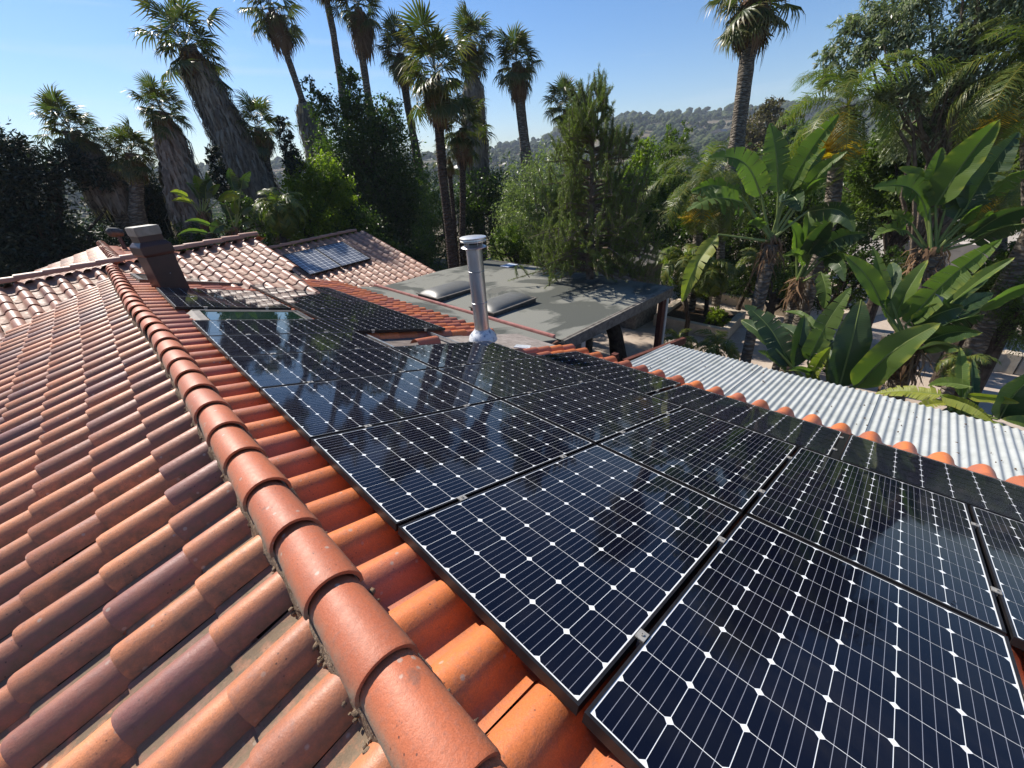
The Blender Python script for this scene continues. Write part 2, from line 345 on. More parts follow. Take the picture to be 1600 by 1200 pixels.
# ------------------------------------------------------------------ the tiled houses
PW, PE, PL, TT = .270, .3215, .40, .014       # tile width, exposure, length, thickness
def tile_mesh(kind, k, mat, hw=.60):
    """one S tile: x across, y down the slope, z out; a barrel and a pan"""
    g = np.random.default_rng(100 + k)
    hw, ht, pd = {'w': (.69, .086, .006), 'e': (.71, .088, .012), 'g': (.62, .062, .006)}[kind]
    s1 = np.linspace(0, hw, 11); s2 = np.linspace(hw, 1.0, 5)[1:]
    s = np.concatenate([s1, s2]) * PW
    h = np.concatenate([ht * np.sin(np.pi * s1 / hw) ** .68, -pd * np.sin(np.pi * (s2 - hw) / (1 - hw))])
    n = len(s); lift = .019; rot = g.uniform(-.006, .006)
    ys = [0, PL * .45, PL - .012, PL]
    rows = []
    for j, y in enumerate(ys):
        zz = h * (.93 + .07 * y / PL) + lift * y / PL - (.0035 if j == 3 else 0)
        rows.append(np.stack([s + rot * y / PL, np.full(n, y) + g.uniform(-.003, .003), zz], -1))
    lip_t = rows[-1].copy(); lip_b = lip_t.copy(); lip_b[:, 2] -= TT; inn = lip_b.copy(); inn[:, 1] -= .09; inn[:, 2] -= .003
    V = np.vstack(rows + [lip_t, lip_b, inn]); F = []
    for j in range(3):
        for i in range(n - 1): F.append((j * n + i, j * n + i + 1, (j + 1) * n + i + 1, (j + 1) * n + i))
    for j in (4, 5):
        for i in range(n - 1): F.append((j * n + i, j * n + i + 1, (j + 1) * n + i + 1, (j + 1) * n + i))
    if kind == 'w': t0 = [.0, .1, .8, .2, .9, .05, .75, .0, .6, .85, .15, .3, .9, .05, .7, .1, .8, .45][k % 18]
    elif kind == 'e': t0 = g.choice([.0, .1, .3, .7, .9], p=[.3, .2, .15, .15, .2])
    else: t0 = g.choice([.05, .25, .5, .85], p=[.35, .25, .15, .25])
    br = g.uniform(.86, 1.12)
    sl = np.concatenate([s1 / hw, np.ones(len(s2))])
    low = np.where(sl < 1, np.clip(.85 - sl * 2.3, 0, .8) + np.clip((sl - .8) * .8, 0, .2), .95)          # silt lies in the pans and on the sheltered flank
    tint = np.zeros((len(V), 3)); tint[:, 0] = t0; tint[:, 1] = br
    tint[:, 2] = np.tile(low, 7) * (1.1 if kind == 'w' else .7 if kind == 'g' else .45)
    tint[4 * n:, 2] *= .3
    # a flashed, darker streak on the middle of some barrels
    if g.random() < .45: tint[:4 * n, 0] = np.clip(t0 + np.tile(np.exp(-((sl - g.uniform(.3, .6)) / .2) ** 2), 4) * (.5 if t0 < .5 else -.6), 0, 1)
    me = mesh_np('roof_tile', V, F, mat, tint, smooth=True)
    pl = np.ones(len(F), dtype=bool); pl[3 * (n - 1):] = False
    me.polygons.foreach_set('use_smooth', pl)
    me['_n'] = len(V)
    return me, V, np.array(F), tint
NV = 18
TILES = {k: [tile_mesh(k, i + 40 * j, mt) for i in range(NV)] for j, (k, mt) in enumerate((('w', M_TILE), ('e', M_TILE_R), ('g', M_TILE_W)))}

def frame(across, down, normal, o):
    a, d, n = (Vector(q) for q in (across, down, normal))
    return Matrix(((a.x, d.x, n.x, o[0]), (a.y, d.y, n.y, o[1]), (a.z, d.z, n.z, o[2]), (0, 0, 0, 1)))
def lay(kind, O, across, down, ka, kd, keep, out, jit=1.0):
    """collect (matrix, variant, kind) for tiles; O origin, ka/kd index ranges"""
    across = np.array(across, float); down = np.array(down, float); normal = np.cross(across, down)
    for j in range(*kd):
        for i in range(*ka):
            a = i * PW + rng.normal(0, .0015) * jit; d = j * PE + rng.normal(0, .004) * jit
            p = np.array(O) + across * a + down * d
            if not keep(p + across * PW * .4 + down * PL * .6): continue
            if rng.random() < .03: p = p + down * rng.uniform(-.01, .035)
            rz = rng.normal(0, .009) * jit * (3 if rng.random() < .04 else 1); rx = rng.normal(0, .004) * jit
            M = frame(across, down, normal, p) @ Matrix.Rotation(rz, 4, 'Z') @ Matrix.Rotation(rx, 4, 'X')
            out.append((M, int(rng.integers(NV)), kind, p + across * PW * .5 + down * PL * .8))
CI = CAM.T
def seen(p, m=30):
    c = CI @ p
    if c[2] < .05: return False
    x, y = 800 + 630 * c[0] / c[2], 600 + 630 * c[1] / c[2]
    return -m < x < 1600 + m and -m < y < 1200 + m
def place_tiles(lst, parent, limit, name='roof_tile'):
    vis = sorted([t for t in lst if seen(t[3])], key=lambda t: np.linalg.norm(t[3]))
    ids = set(id(t) for t in vis[:limit])
    inv = world_of(parent).inverted()
    rest = {}
    for t in lst:
        M, k, kd, _ = t
        if id(t) in ids:
            o = bpy.data.objects.new(name, TILES[kd][k][0]); COL.objects.link(o); o.parent = parent
            o.matrix_parent_inverse = inv; o.matrix_basis = M
        else: rest.setdefault(kd, []).append(t)
    for kd, ts in rest.items():
        Vs, Fs, Cs, b = [], [], [], 0
        for M, k, _, _ in ts:
            me, V, F, C = TILES[kd][k]; A = np.array(M)
            Vs.append(V @ A[:3, :3].T + A[:3, 3]); Fs.append(F + b); Cs.append(C); b += len(V)
        me = mesh_np('distant_tiles', np.vstack(Vs), np.vstack(Fs), TILES[kd][0][0].materials[0], np.vstack(Cs), smooth=True)
        tag(put('distant_tiles', me, parent), kind='stuff')

house = empty('tiled_house', (0, 4, GZ), 'long red clay tiled house whose capped ridge fills the lower left of the photo', 'house')
RX, RZ = .137, -1.433                          # ridge line of the tile beds
def zL(x): return RZ + TN * (x - RX)           # west slope bed
def zR(x): return RZ - TN * (x - RX)           # east slope bed
# west/front wing: ridge from measured points, a little off square
WA = np.array([-1.41, 11.52, -1.285]); WB = np.array([2.93, 11.98, -1.12])
wd = WB - WA; wd /= np.linalg.norm(wd)
wh = np.array([wd[0], wd[1], 0]); wh /= np.linalg.norm(wh)
wdown = np.array([wh[1], -wh[0], 0]) * CS; wdown[2] = -SN; wdown -= wd * (wdown @ wd); wdown /= np.linalg.norm(wdown)
wup2 = np.array([-wh[1], wh[0], 0]) * CS; wup2[2] = -SN; wup2 -= wd * (wup2 @ wd); wup2 /= np.linalg.norm(wup2)
wn_ = np.cross(-wd, wdown)
WO = WA - wn_ * .075
def zW(x, y): return WO[2] - (wn_[0] * (x - WO[0]) + wn_[1] * (y - WO[1])) / wn_[2]
wn2 = np.cross(wd, wup2); WO2 = WA - wn2 * .075
def zW2(x, y): return WO2[2] - (wn2[0] * (x - WO2[0]) + wn2[1] * (y - WO2[1])) / wn2[2]
def wing_z(x, y): return np.minimum(zW(x, y), zW2(x, y)) if -7.5 < x < 3.0 else -99

tiles = []
kw = lambda p: (p[1] < 11.75 or p[0] > -1.75) and (zL(p[0]) > wing_z(p[0], p[1]) - .03)
lay('w', (RX + .043, -2.418, RZ + .012), (0, 1, 0), (-CS, 0, -SN), (0, 76), (0, 20), kw, tiles)
def ke(p):
    if p[1] > 11.9 and p[0] > 2.4: return False
    if zR(p[0]) < wing_z(p[0], p[1]) - .03: return False
    v = (p[0] + .338) / CS
    if 4.42 < p[1] < 5.25 and 2.62 < v < 3.35: return False        # bared roofing felt beside the flue
    if 3.95 < p[1] < 5.05 and 3.45 < v: return False               # flashing round the flue
    if p[1] > 4.45 and v > 4.92: return False
    return True
oe = np.array([RX, 18.06, RZ]) - np.array([CS, 0, -SN]) * .02
lay('e', oe, (0, -1, 0), (CS, 0, -SN), (0, 76), (0, 16), ke, tiles)
kwg = lambda p: p[0] < 2.99 and zW(p[0], p[1]) > (zL(p[0]) if p[0] < RX else zR(p[0])) - .04
wt = []
lay('g', WO + wd * 4.58, -wd, wdown, (0, 46), (0, 16), kwg, wt)
lay('g', WO2 - wd * 6.5, wd, wup2, (0, 41), (0, 10), lambda p: p[0] < 2.99 and zW2(p[0], p[1]) > (zL(p[0]) if p[0] < RX else zR(p[0])) - .04, wt)
place_tiles(tiles + wt, house, 300)

def slab(pts, n, th=.06, off=.03):
    n = np.array(n); p = [np.array(q, float) - n * off for q in pts]
    return MB().hexa([q - n * th for q in p], p)
nL = np.array([-SN, 0, CS]); nR = np.array([SN, 0, CS])
slab([(RX, -2.45, RZ), (RX, 11.9, RZ), (-6.0, 11.9, zL(-6.0)), (-6.0, -2.45, zL(-6.0))], nL).build('roof_deck', M_DECK, house)
slab([(RX, 11.9, RZ), (RX, 18.1, RZ), (-1.85, 18.1, zL(-1.85)), (-1.85, 11.9, zL(-1.85))], nL).build('roof_deck', M_DECK, house)
slab([(RX + .003, -2.45, RZ), (5.08, -2.45, zR(5.08)), (5.08, 11.9, zR(5.08)), (RX + .003, 11.9, RZ)], nR).build('roof_deck', M_DECK, house)
slab([(RX + .003, 11.9, RZ), (2.45, 11.9, zR(2.45)), (2.45, 18.1, zR(2.45)), (RX + .003, 18.1, RZ)], nR).build('roof_deck', M_DECK, house)
for O_, dn, nn in ((WO, wdown, wn_), (WO2, wup2, wn2)):
    L_ = 4.7 if dn is wdown else 3.2
    a, b = O_ - wd * 6.4, O_ + wd * 4.50
    b = b - wd * (b[0] - 2.95) / wd[0]; bl = b + dn * L_; bl = bl - wd * (bl[0] - 2.95) / wd[0]
    slab([a, b, bl, a + dn * L_], nn if nn[2] > 0 else -nn, .05, .035).build('roof_deck', M_DECK, house)
M_STUCCO = rough_mat('house_stucco', (.48, .40, .31), (.40, .33, .25), 4, .9, .4, 50)
MB().box(-5.5, 4.95, -2.3, 11.7, GZ - .1, -3.12).build('house_wall', M_STUCCO, house)
MB().box(-1.5, 2.2, 11.72, 17.9, GZ - .1, -2.1).build('house_wall', M_STUCCO, house)
MB().box(-5.4, 2.75, 10.2, 13.6, GZ - .1, -3.14).build('house_wall', M_STUCCO, house)
MB().box(2.752, 2.84, 9.6, 14.4, -3.1, -2.0).build('gable_wall', M_STUCCO, house)
M_FASC = rough_mat('fascia_wood', (.10, .045, .03), (.16, .08, .05), 6, .7)
MB().box(5.03, 5.08, -2.4, 4.3, -3.16, -2.985).build('fascia_board', M_FASC, house)

def ridge_variant(k, mat):
    g = np.random.default_rng(500 + k); n = 15; L = .425
    V = []
    for j, (y, r, z) in enumerate(((0, .104, 0), (.012, .106, .0), (L * .5, .098, -.006), (L, .089, -.016))):
        a = np.linspace(-.12, np.pi + .12, n)
        rr = r * (1 + .01 * np.sin(a * 2 + k))
        V.append(np.stack([np.cos(a) * rr, np.full(n, y), np.sin(a) * rr * .98 + z], -1))
    lo = V[0].copy(); li = lo.copy(); c = np.array([0, 0, 0]); li[:, [0, 2]] *= .875; lb = li.copy(); lb[:, 1] += .1
    V = np.vstack(V + [lo, li, lb]); F = []
    for j in (0, 1, 2, 4, 5):
        for i in range(n - 1):
            f = (j * n + i, j * n + i + 1, (j + 1) * n + i + 1, (j + 1) * n + i); F.append(f if j < 3 else f[::-1])
    a = np.linspace(0, 1, n); dirt = np.clip(1 - np.minimum(a, 1 - a) * 3.1, 0, 1) ** 1.6
    t = np.zeros((len(V), 3)); t[:, 0] = g.choice([.15, .3, .5, .7]); t[:, 1] = g.uniform(.9, 1.1); t[:, 2] = np.tile(dirt, 7) * np.where(np.tile(a, 7) > .5, 1.0, .55)
    me = mesh_np('ridge_tile', V, F, mat, t, smooth=True)
    pl = np.ones(len(F), dtype=bool); pl[3 * (n - 1):] = False; me.polygons.foreach_set('use_smooth', pl); return me
RIDGES = [ridge_variant(i, M_RIDGE) for i in range(8)]
def ridge_run(p0, p1, parent, step=.369, meshes=RIDGES, bend=None, sc=1.0):
    p0 = Vector(p0); p1 = Vector(p1); d = (p1 - p0); L = d.length; d.normalize()
    side = d.cross(Vector((0, 0, 1))).normalized(); up = side.cross(d); n = int(L / step); k = 0
    for i in range(n):
        p = p0 + d * (i * step)
        if bend: p = p + side * bend(p)
        M = Matrix(((side.x, d.x, up.x, p.x), (side.y, d.y, up.y, p.y), (side.z, d.z, up.z, p.z), (0, 0, 0, 1)))
        M = M @ Matrix.Rotation(rng.normal(0, .012), 4, 'Z') @ Matrix.Rotation(rng.normal(0, .006), 4, 'X') @ Matrix.Diagonal((sc * rng.uniform(.98, 1.02), 1, sc, 1))
        put('ridge_tile', random.choice(meshes), parent, M)
def bend(p):
    t = min(max((p.y - 4.8) / 2.4, 0), 1); return -.055 * t * t * (3 - 2 * t)
ridge_run((RX, -.715, -1.298), (RX, 11.55, -1.298), house, bend=bend)
MR_G = [ridge_variant(20 + i, M_TILE_W) for i in range(4)]
up_ = Vector((0, 0, .03))
ridge_run(Vector(WA) - Vector(wd) * 5.9 + up_, Vector(WB) + Vector(wd) * .12 + up_, house, .38, MR_G, sc=.85)
ridge_run((RX + .1, 11.95, -1.27), (RX + .02, 18.0, -1.27), house, .38, MR_G)
# bed mortar squeezed out along both sides of the ridge
def mortar(side):
    n = 190; V = []; ys = np.linspace(-.7, 11.4, n)
    for y in ys:
        x0 = RX + bend(Vector((0, y, 0))); w = .098 + rng.uniform(-.012, .012); zb = RZ + .030 - TN * w; zt = RZ + .106 + rng.uniform(-.01, .02)
        V += [(x0 + side * (w + .018), y, zb - .01), (x0 + side * (w + .008 + rng.uniform(-.008, .01)), y, zb + .035 + rng.uniform(-.01, .015)), (x0 + side * (.088), y, zt - .01), (x0 + side * .02, y, zt)]
    F = [(i * 4 + j, (i + 1) * 4 + j, (i + 1) * 4 + j + 1, i * 4 + j + 1) for i in range(n - 1) for j in range(3)]
    if side < 0: F = [f[::-1] for f in F]
    put('bed_mortar', mesh_np('bed_mortar', V, F, M_MORTAR, smooth=False), house)
mortar(-1); mortar(1)
def crumbs(n, fn, name, mat, parent, s0=.006, s1=.016):
    bmn = bmesh.new(); bmesh.ops.create_icosphere(bmn, subdivisions=1, radius=1)
    B = np.array([v.co[:] for v in bmn.verts]); FF = np.array([[v.index for v in f.verts] for f in bmn.faces]); bmn.free()
    Vs, Fs = [], []
    for i in range(n):
        p = fn(i); s = rng.uniform(s0, s1) * rng.uniform(.6, 1.3, 3); q = B * s * rng.uniform(.75, 1.25, (len(B), 1)) + p
        Vs.append(q); Fs.append(FF + i * len(B))
    return tag(put(name, mesh_np(name, np.vstack(Vs), np.vstack(Fs), mat), parent), kind='stuff')
def crumb_pos(i):
    y = rng.uniform(-.6, 5) if i % 3 else rng.uniform(-.6, 1.6); s = -1 if i % 4 else 1; w = rng.uniform(.10, .125)
    return np.array([RX + s * w, y, RZ + .045 - TN * w + abs(rng.normal(0, .008))])
crumbs(200, crumb_pos, 'mortar_crumbs', M_MORTAR, house)

# second tiled building further back, beyond the wing
rear = empty('tiled_outbuilding', (6, 14.5, GZ), 'smaller tile roofed building behind the flat roof with two old panels on it', 'house')
RA = np.array([4.45, 16.98, -2.09]); RB = np.array([8.08, 17.2, -1.945])
rd = RB - RA; rd /= np.linalg.norm(rd); rh = np.array([rd[0], rd[1], 0]); rh /= np.linalg.norm(rh)
rdown = np.array([rh[1], -rh[0], 0]) * CS; rdown[2] = -SN; rdown -= rd * (rdown @ rd); rdown /= np.linalg.norm(rdown)
rn = np.cross(-rd, rdown); RO = RA - rn * .075
rt = []
lay('g', RO + rd * 3.78, -rd, rdown, (0, 24), (0, 17), lambda p: True, rt)
place_tiles(rt, rear, 300)
slab([RO - rd * 2.5, RO + rd * 3.72, RO + rd * 3.72 + rdown * 5.5, RO - rd * 2.5 + rdown * 5.5], rn, .05, .035).build('roof_deck', M_DECK, rear)
rb_ = np.array([-rh[1], rh[0], 0]) * CS; rb_[2] = -SN
slab([RO + rd * 3.72, RO - rd * 2.5, RO - rd * 2.5 + rb_ * 3, RO + rd * 3.72 + rb_ * 3], np.cross(rd, rb_), .05, .035).build('roof_deck', M_TILE_W, rear)
ridge_run(Vector(RA) - Vector(rd) * 2.3 + up_, Vector(RB) + Vector(rd) * .1 + up_, rear, .38, MR_G, sc=.85)
MB().box(2.6, 7.5, 12.6, 19, GZ - .1, -3.45).build('house_wall', M_STUCCO, rear)

# ------------------------------------------------------------------ solar panels
m, nt, out = new_mat('solar_cell_face')
tcn = N(nt, 'ShaderNodeTexCoord'); sx = N(nt, 'ShaderNodeSeparateXYZ'); nt.links.new(tcn.outputs['Object'], sx.inputs[0])
def line(coord, at_, w): return mth(nt, 'LESS_THAN', mth(nt, 'ABSOLUTE', mth(nt, 'SUBTRACT', coord, at_)), w)
ln = None
for a_ in (-.046, -.0155, .0155, .046):
    l_ = line(sx.outputs[1], a_, .0008); ln = l_ if ln is None else mth(nt, 'MAXIMUM', ln, l_)
c = mixc(nt, ramp(nt, noise(nt, 2.2, 2, .5, pos(nt)), .3, .7), (.0022, .0030, .0085), (.004, .0048, .011))
c = mixc(nt, mth(nt, 'MULTIPLY', ln, .6), c, (.36, .37, .42))
dust = mth(nt, 'MULTIPLY', ramp(nt, noise(nt, 150, 3, .7, pos(nt)), .5, .8), .010)
gr = mth(nt, 'MULTIPLY', ramp(nt, noise(nt, 1.3, 6, .7, pos(nt), .5), .5, .8), .022)
c = mixc(nt, gr, c, (.5, .44, .36))
vb = N(nt, 'ShaderNodeTexVoronoi'); vb.inputs['Scale'].default_value = 2.6; nt.links.new(pos(nt), vb.inputs['Vector'])
dp = mth(nt, 'MULTIPLY', ramp(nt, mth(nt, 'ADD', vb.outputs['Distance'], mth(nt, 'MULTIPLY', noise(nt, 90, 2, .6, pos(nt)), .02)), .022, .03, (1, 1, 1), (0, 0, 0)), .6)
c = mixc(nt, dp, c, (.6, .58, .53))
rgh = mth(nt, 'ADD', .030, mth(nt, 'MULTIPLY', ramp(nt, noise(nt, 3, 4, .6, pos(nt)), .35, .75), .045))
b_ = pbsdf(nt, out, c, rgh, 0, .5); b_.inputs['IOR'].default_value = 1.32
M_CELL = m
m, nt, out = new_mat('panel_backsheet')
b_ = pbsdf(nt, out, mixc(nt, noise(nt, 9, 3, .5, pos(nt)), (.66, .68, .68), (.78, .79, .78)), .06, 0, .5); b_.inputs['IOR'].default_value = 1.4
M_BACK = m
M_FRAME = rough_mat('black_anodised', (.009, .009, .010), (.018, .016, .017), 20, .42, .05, 200, .25, 0)
M_ALU = rough_mat('bare_aluminium', (.55, .55, .54), (.72, .72, .70), 12, .35, .1, 150, .5, .85)
M_CLAMP = rough_mat('clamp_metal', (.28, .26, .23), (.42, .40, .36), 40, .5, .2, 200, .4, .4)
CW, CV = .156, .1555
def cell_mesh():
    h = .0770; c_ = .0125; z0, z1 = 0, .0006
    o = [(-h + c_, -h), (h - c_, -h), (h, -h + c_), (h, h - c_), (h - c_, h), (-h + c_, h), (-h, h - c_), (-h, -h + c_)]
    V = [(x, y, z0) for x, y in o] + [(x, y, z1) for x, y in o]
    me = bpy.data.meshes.new('solar_cell'); me.from_pydata(V, [], [tuple(range(8, 16))] + [(i, (i + 1) % 8, 8 + (i + 1) % 8, 8 + i) for i in range(8)])
    me.materials.append(M_CELL); return me
CELL = cell_mesh()
PLN = np.array([SN, 0, CS]); PV = np.array([CS, 0, -SN]); PU = np.array([0, 1, 0])
def PP(u, v, d=1.19): return v * PV + u * PU - d * PLN
def solar_panel(u0, u1, v0, v1, label, group, land=True, clamps=True, tilt=0, cells=True, clamp_end=False):
    """landscape: ten cells down the slope, six along the ridge; the slot between panels is .02"""
    g = .010
    u0 += g; u1 -= g; v0 += g * .6; v1 -= g * .6; W = u1 - u0; H = v1 - v0
    c = PP((u0 + u1) / 2, (v0 + v1) / 2, 1.19 + .04)
    t = bpy.data.objects.new('solar_panel', None); t.empty_display_size = .2; link(t)
    # local x down the slope, y along the ridge
    t.matrix_basis = frame(PV, PU, np.cross(PV, PU), c) @ Matrix.Rotation(tilt, 4, 'Y'); tag(t, label, 'solar panel', group)
    def loc(mb, name, mat, bevel=0):
        o = mb.build(name, mat, None, bevel=bevel); o.parent = t; return o
    hx, hy = H / 2, W / 2; fw = .011; th = .040
    f = MB()
    for x0, x1, y0, y1 in ((-hx, hx, -hy, -hy + fw), (-hx, hx, hy - fw, hy), (-hx, -hx + fw, -hy + fw, hy - fw), (hx - fw, hx, -hy + fw, hy - fw)):
        f.box(x0, x1, y0, y1, 0, th)
    loc(f, 'frame', M_FRAME)
    loc(MB().box(-hx + fw, hx - fw, -hy + fw, hy - fw, th - .010, th - .0022), 'backsheet', M_BACK)
    na, nb = (10, 6) if land else (6, 10)
    px_ = (2 * hx - 2 * fw - .009) / na; py_ = (2 * hy - 2 * fw - .009) / nb
    if cells:
        for i in range(na):
            for j in range(nb):
                o = bpy.data.objects.new('solar_cell', CELL); COL.objects.link(o); o.parent = t
                o.matrix_basis = Matrix.Translation(((i + .5) * px_ - na * px_ / 2, (j + .5) * py_ - nb * py_ / 2, th - .0022)) @ \
                    Matrix.Rotation(math.pi / 2 if not land else 0, 4, 'Z') @ \
                    (Matrix.Diagonal((px_ / .1565, py_ / .1565, 1, 1)) if land else Matrix.Diagonal((py_ / .1565, px_ / .1565, 1, 1)))
    if clamps:
        for xx in ((-hx * .54, hx * .52) if land else (-hx * .5, hx * .5)):
            for ye in ((-hy - g,) if not clamp_end else (-hy - g, hy + g)):
                cb = MB().box(xx - .022, xx + .022, ye - .017, ye + .017, th + .0005, th + .005).box(xx - .018, xx + .018, ye - .006, ye + .006, .0, th)
                cb.lathe((xx, ye, th + .005), [(.007, 0), (.007, .005), (.003, .0052), (.003, .002)], 6)
                loc(cb, 'clamp', M_CLAMP)
    return t
UB = [-1.69, -.69, .323, 1.328, 2.338, 3.340, 4.286, 5.145, 6.0]
names = ['cut by the bottom edge beside the near end of the ridge', 'second up from the bottom right along the ridge side',
         'third up along the ridge side', 'fourth up along the ridge side', 'fifth up along the ridge side', 'sixth up along the ridge side', 'just below the glass skylight']
G1 = 'solar panels lying crosswise in the row nearest the ridge'
for i in range(1, 8):
    solar_panel(UB[i], UB[i + 1], .835, 2.455, 'black framed solar panel %s' % names[i - 1], G1, clamp_end=(i == 7))
G2 = 'solar panels lying crosswise in the middle row'
n2 = ['partly cut by the right edge of the photo, middle row', 'second from the right in the middle row', 'third from the right edge in the middle row',
      'fourth from the right in the middle row', 'fifth from the right edge in the middle row', 'just below the steel flue']
for i in range(0, 6):
    solar_panel(UB[i], UB[i + 1], 2.468, 4.095, 'black framed solar panel %s' % n2[i], G2, clamp_end=(i == 5))
G3 = 'solar panels lying lengthwise along the eave'
for k_, (a_, b_, s_) in enumerate(((-1.62, .055, 'nearest the right edge of the photo, along the eave tiles'), (.10, 1.715, 'in the middle of the eave row above the corrugated roof'), (1.745, 3.40, 'at the far end of the eave row below the flue, part shaded'))):
    solar_panel(a_, b_, 4.11, 5.085, 'lengthwise solar panel %s' % s_, G3, land=False)
G4 = 'far solar panels beyond the skylight near the ridge'
solar_panel(6.90, 7.82, .80, 2.24, 'solar panel immediately beyond the glass skylight', G4)
solar_panel(7.82, 8.72, .80, 2.24, 'solar panel at the foot of the brown chimney', G4)
G5 = 'far solar panels in the middle row'
UF = [5.19, 6.05, 6.925, 7.78, 8.72, 9.80]
ff = ['nearest, edge hanging over the bared felt', 'second from the near end', 'middle one', 'second from the far end', 'farthest, next to the wing roof tiles']
for i in range(5):
    solar_panel(UF[i], UF[i + 1], 2.345, 3.975, 'solar panel of the far group: %s' % ff[i], G5, clamp_end=False)
# racking that shows between the two groups
def rail(u0, u1, v, label):
    a, b = PP(u0, v, 1.262), PP(u1, v, 1.262)
    M = frame(PV, PU, PLN, a); L = u1 - u0
    r_ = MB().box(-.018, .018, 0, L, -.022, .022, M).build('mounting_rail', M_ALU)
    return tag(r_, label, 'mounting rail')
rail(4.0, 5.6, 2.62, 'bare aluminium rail left between the two panel groups, nearer the ridge')
rail(4.0, 5.6, 3.66, 'bare aluminium rail reaching out from the far panels towards the flue')
for v_ in (1.2, 2.05): rail(.4, 5.9, v_, 'aluminium rail hidden beneath the row nearest the ridge, %s side' % ('upper' if v_ < 1.5 else 'lower'))

gf = MB().box(4.12, 5.075, .048, .107, -.03, -.006, Matrix(((PV[0], 0, PLN[0], -1.19 * PLN[0]), (PV[1], 1, PLN[1], -1.19 * PLN[1]), (PV[2], 0, PLN[2], -1.19 * PLN[2]), (0, 0, 0, 1)))).build('gap_shade_strip', M_FRAME)  # added piece: its black stands in for shade in the gap, hiding the sunlit tile
tag(gf, 'added black strip standing in for the shade between the two nearer eave row panels', 'shade strip')
# felt and broken tile in the bared patch
MB().add([tuple(PP(a, b, 1.322)) for a, b in ((4.2, 2.55), (4.2, 4.3), (5.35, 4.3), (5.35, 2.55))], [(0, 1, 2, 3)]).build('roofing_felt', rough_mat('grey_felt', (.11, .09, .08), (.20, .165, .145), 7, .95, .6, 50), house)
M_ = frame((0, -1, 0), PV, PLN, PP(4.72, 3.02, 1.285)) @ Matrix.Rotation(.12, 4, 'Z')
o = put('loose_roof_tile', TILES['e'][3][0].copy(), None, M_); tag(o, 'orange clay tile left askew on the bared felt beside the flue', 'roof tile')

# ------------------------------------------------------------------ skylight, flue, chimney
sk = empty('roof_skylight', tuple(PP(6.45, 1.6, 1.30)), 'flat green glass skylight framed in grey metal between the panel groups', 'skylight')
Ms = frame(PV, PU, PLN, PP(6.45, 1.62, 1.245)) @ Matrix.Rotation(R(1.5), 4, 'X')
M_SKF = rough_mat('skylight_metal', (.07, .065, .06), (.12, .11, .10), 12, .45, .1, 90, .5, .3)
M_SKL = rough_mat('skylight_cladding', (.13, .115, .10), (.21, .19, .165), 12, .5, .1, 90, .5, .2)
MB().box(-.66, .68, -.36, -.30, -.09, .03, Ms).box(-.66, .68, .30, .36, -.09, .03, Ms).box(.62, .68, -.298, .298, -.09, .028, Ms).build('frame', M_SKF, sk, bevel=.006)
MB().add([Ms @ Vector(q) for q in ((-.74, -.35, -.05), (-.66, -.35, .024), (-.58, -.35, .030), (-.58, -.35, -.05), (-.74, .35, -.05), (-.66, .35, .024), (-.58, .35, .030), (-.58, .35, -.05))],
         [(0, 1, 2, 3), (7, 6, 5, 4), (0, 4, 5, 1), (1, 5, 6, 2), (2, 6, 7, 3), (3, 7, 4, 0)]).build('hood', M_SKL, sk)
m, nt, out = new_mat('skylight_glass'); b_ = pbsdf(nt, out, (.012, .028, .020), .015, 0, .8); b_.inputs['IOR'].default_value = 1.7
MB().box(-.56, .62, -.299, .299, -.01, .020, Ms).build('pane', m, sk)
MB().box(-.52, .60, -.296, -.27, .021, .026, Ms).box(-.52, .60, .27, .296, .021, .026, Ms).box(.575, .60, -.268, .268, .021, .026, Ms).build('glazing_strip', M_SKL, sk)

m, nt, out = new_mat('galvanised_steel'); P = pos(nt)
mp_ = N(nt, 'ShaderNodeMapping'); mp_.inputs['Scale'].default_value = (1, 1, .25); nt.links.new(P, mp_.inputs['Vector'])
nn_ = noise(nt, 14, 5, .6, mp_.outputs[0])
pbsdf(nt, out, mixc(nt, nn_, (.36, .37, .38), (.60, .61, .62)), mth(nt, 'ADD', .24, mth(nt, 'MULTIPLY', nn_, .22)), .9, .5, bump(nt, noise(nt, 4, 2, .5, P), .12, .02)); M_GALV = m
FX, FY = 3.741, 4.573
flue = empty('steel_flue', (FX, FY, zR(FX) + .02), 'tall round galvanised flue pipe with a disc cap rising beside the panels', 'flue')
zt = -.83; zb = -2.30
fl = MB(); seg = [(zb + .10, zb + .56), (zb + .56, zb + 1.02), (zb + 1.02, zt - .14)]
for i, (a_, b_) in enumerate(seg):
    MB().lathe((FX, FY, 0), [(.112 + .0012 * i, a_), (.112 + .0012 * i, b_ - .02), (.118, b_ - .018), (.1185, b_ - .004), (.113, b_)], 40).build('pipe_section', M_GALV, flue, smooth=True)
MB().lathe((FX, FY, zt - .14), [(.113, 0), (.175, .006), (.180, .016), (.172, .024), (.12, .04), (.11, .052), (.09, .052)], 40).build('storm_collar', M_GALV, flue, smooth=True)
M_DKM = rough_mat('dark_grey_metal', (.05, .05, .05), (.10, .10, .10), 9, .5, .1, 90, .5, .6)  # plain dark grey metal for inner pipe, vent hood and dome curbs
MB().lathe((FX, FY, zt - .09), [(.085, 0), (.085, .045), (.08, .046)], 24).build('inner_pipe', M_DKM, flue, smooth=True)
for k in range(6):
    a_ = k * math.pi / 3 + .3; x, y = FX + .135 * math.cos(a_), FY + .135 * math.sin(a_)
    MB().tube([(FX + .115 * math.cos(a_), FY + .115 * math.sin(a_), zt - .115), (x, y, zt - .05)], .006, 6).build('cap_strut', M_GALV, flue)
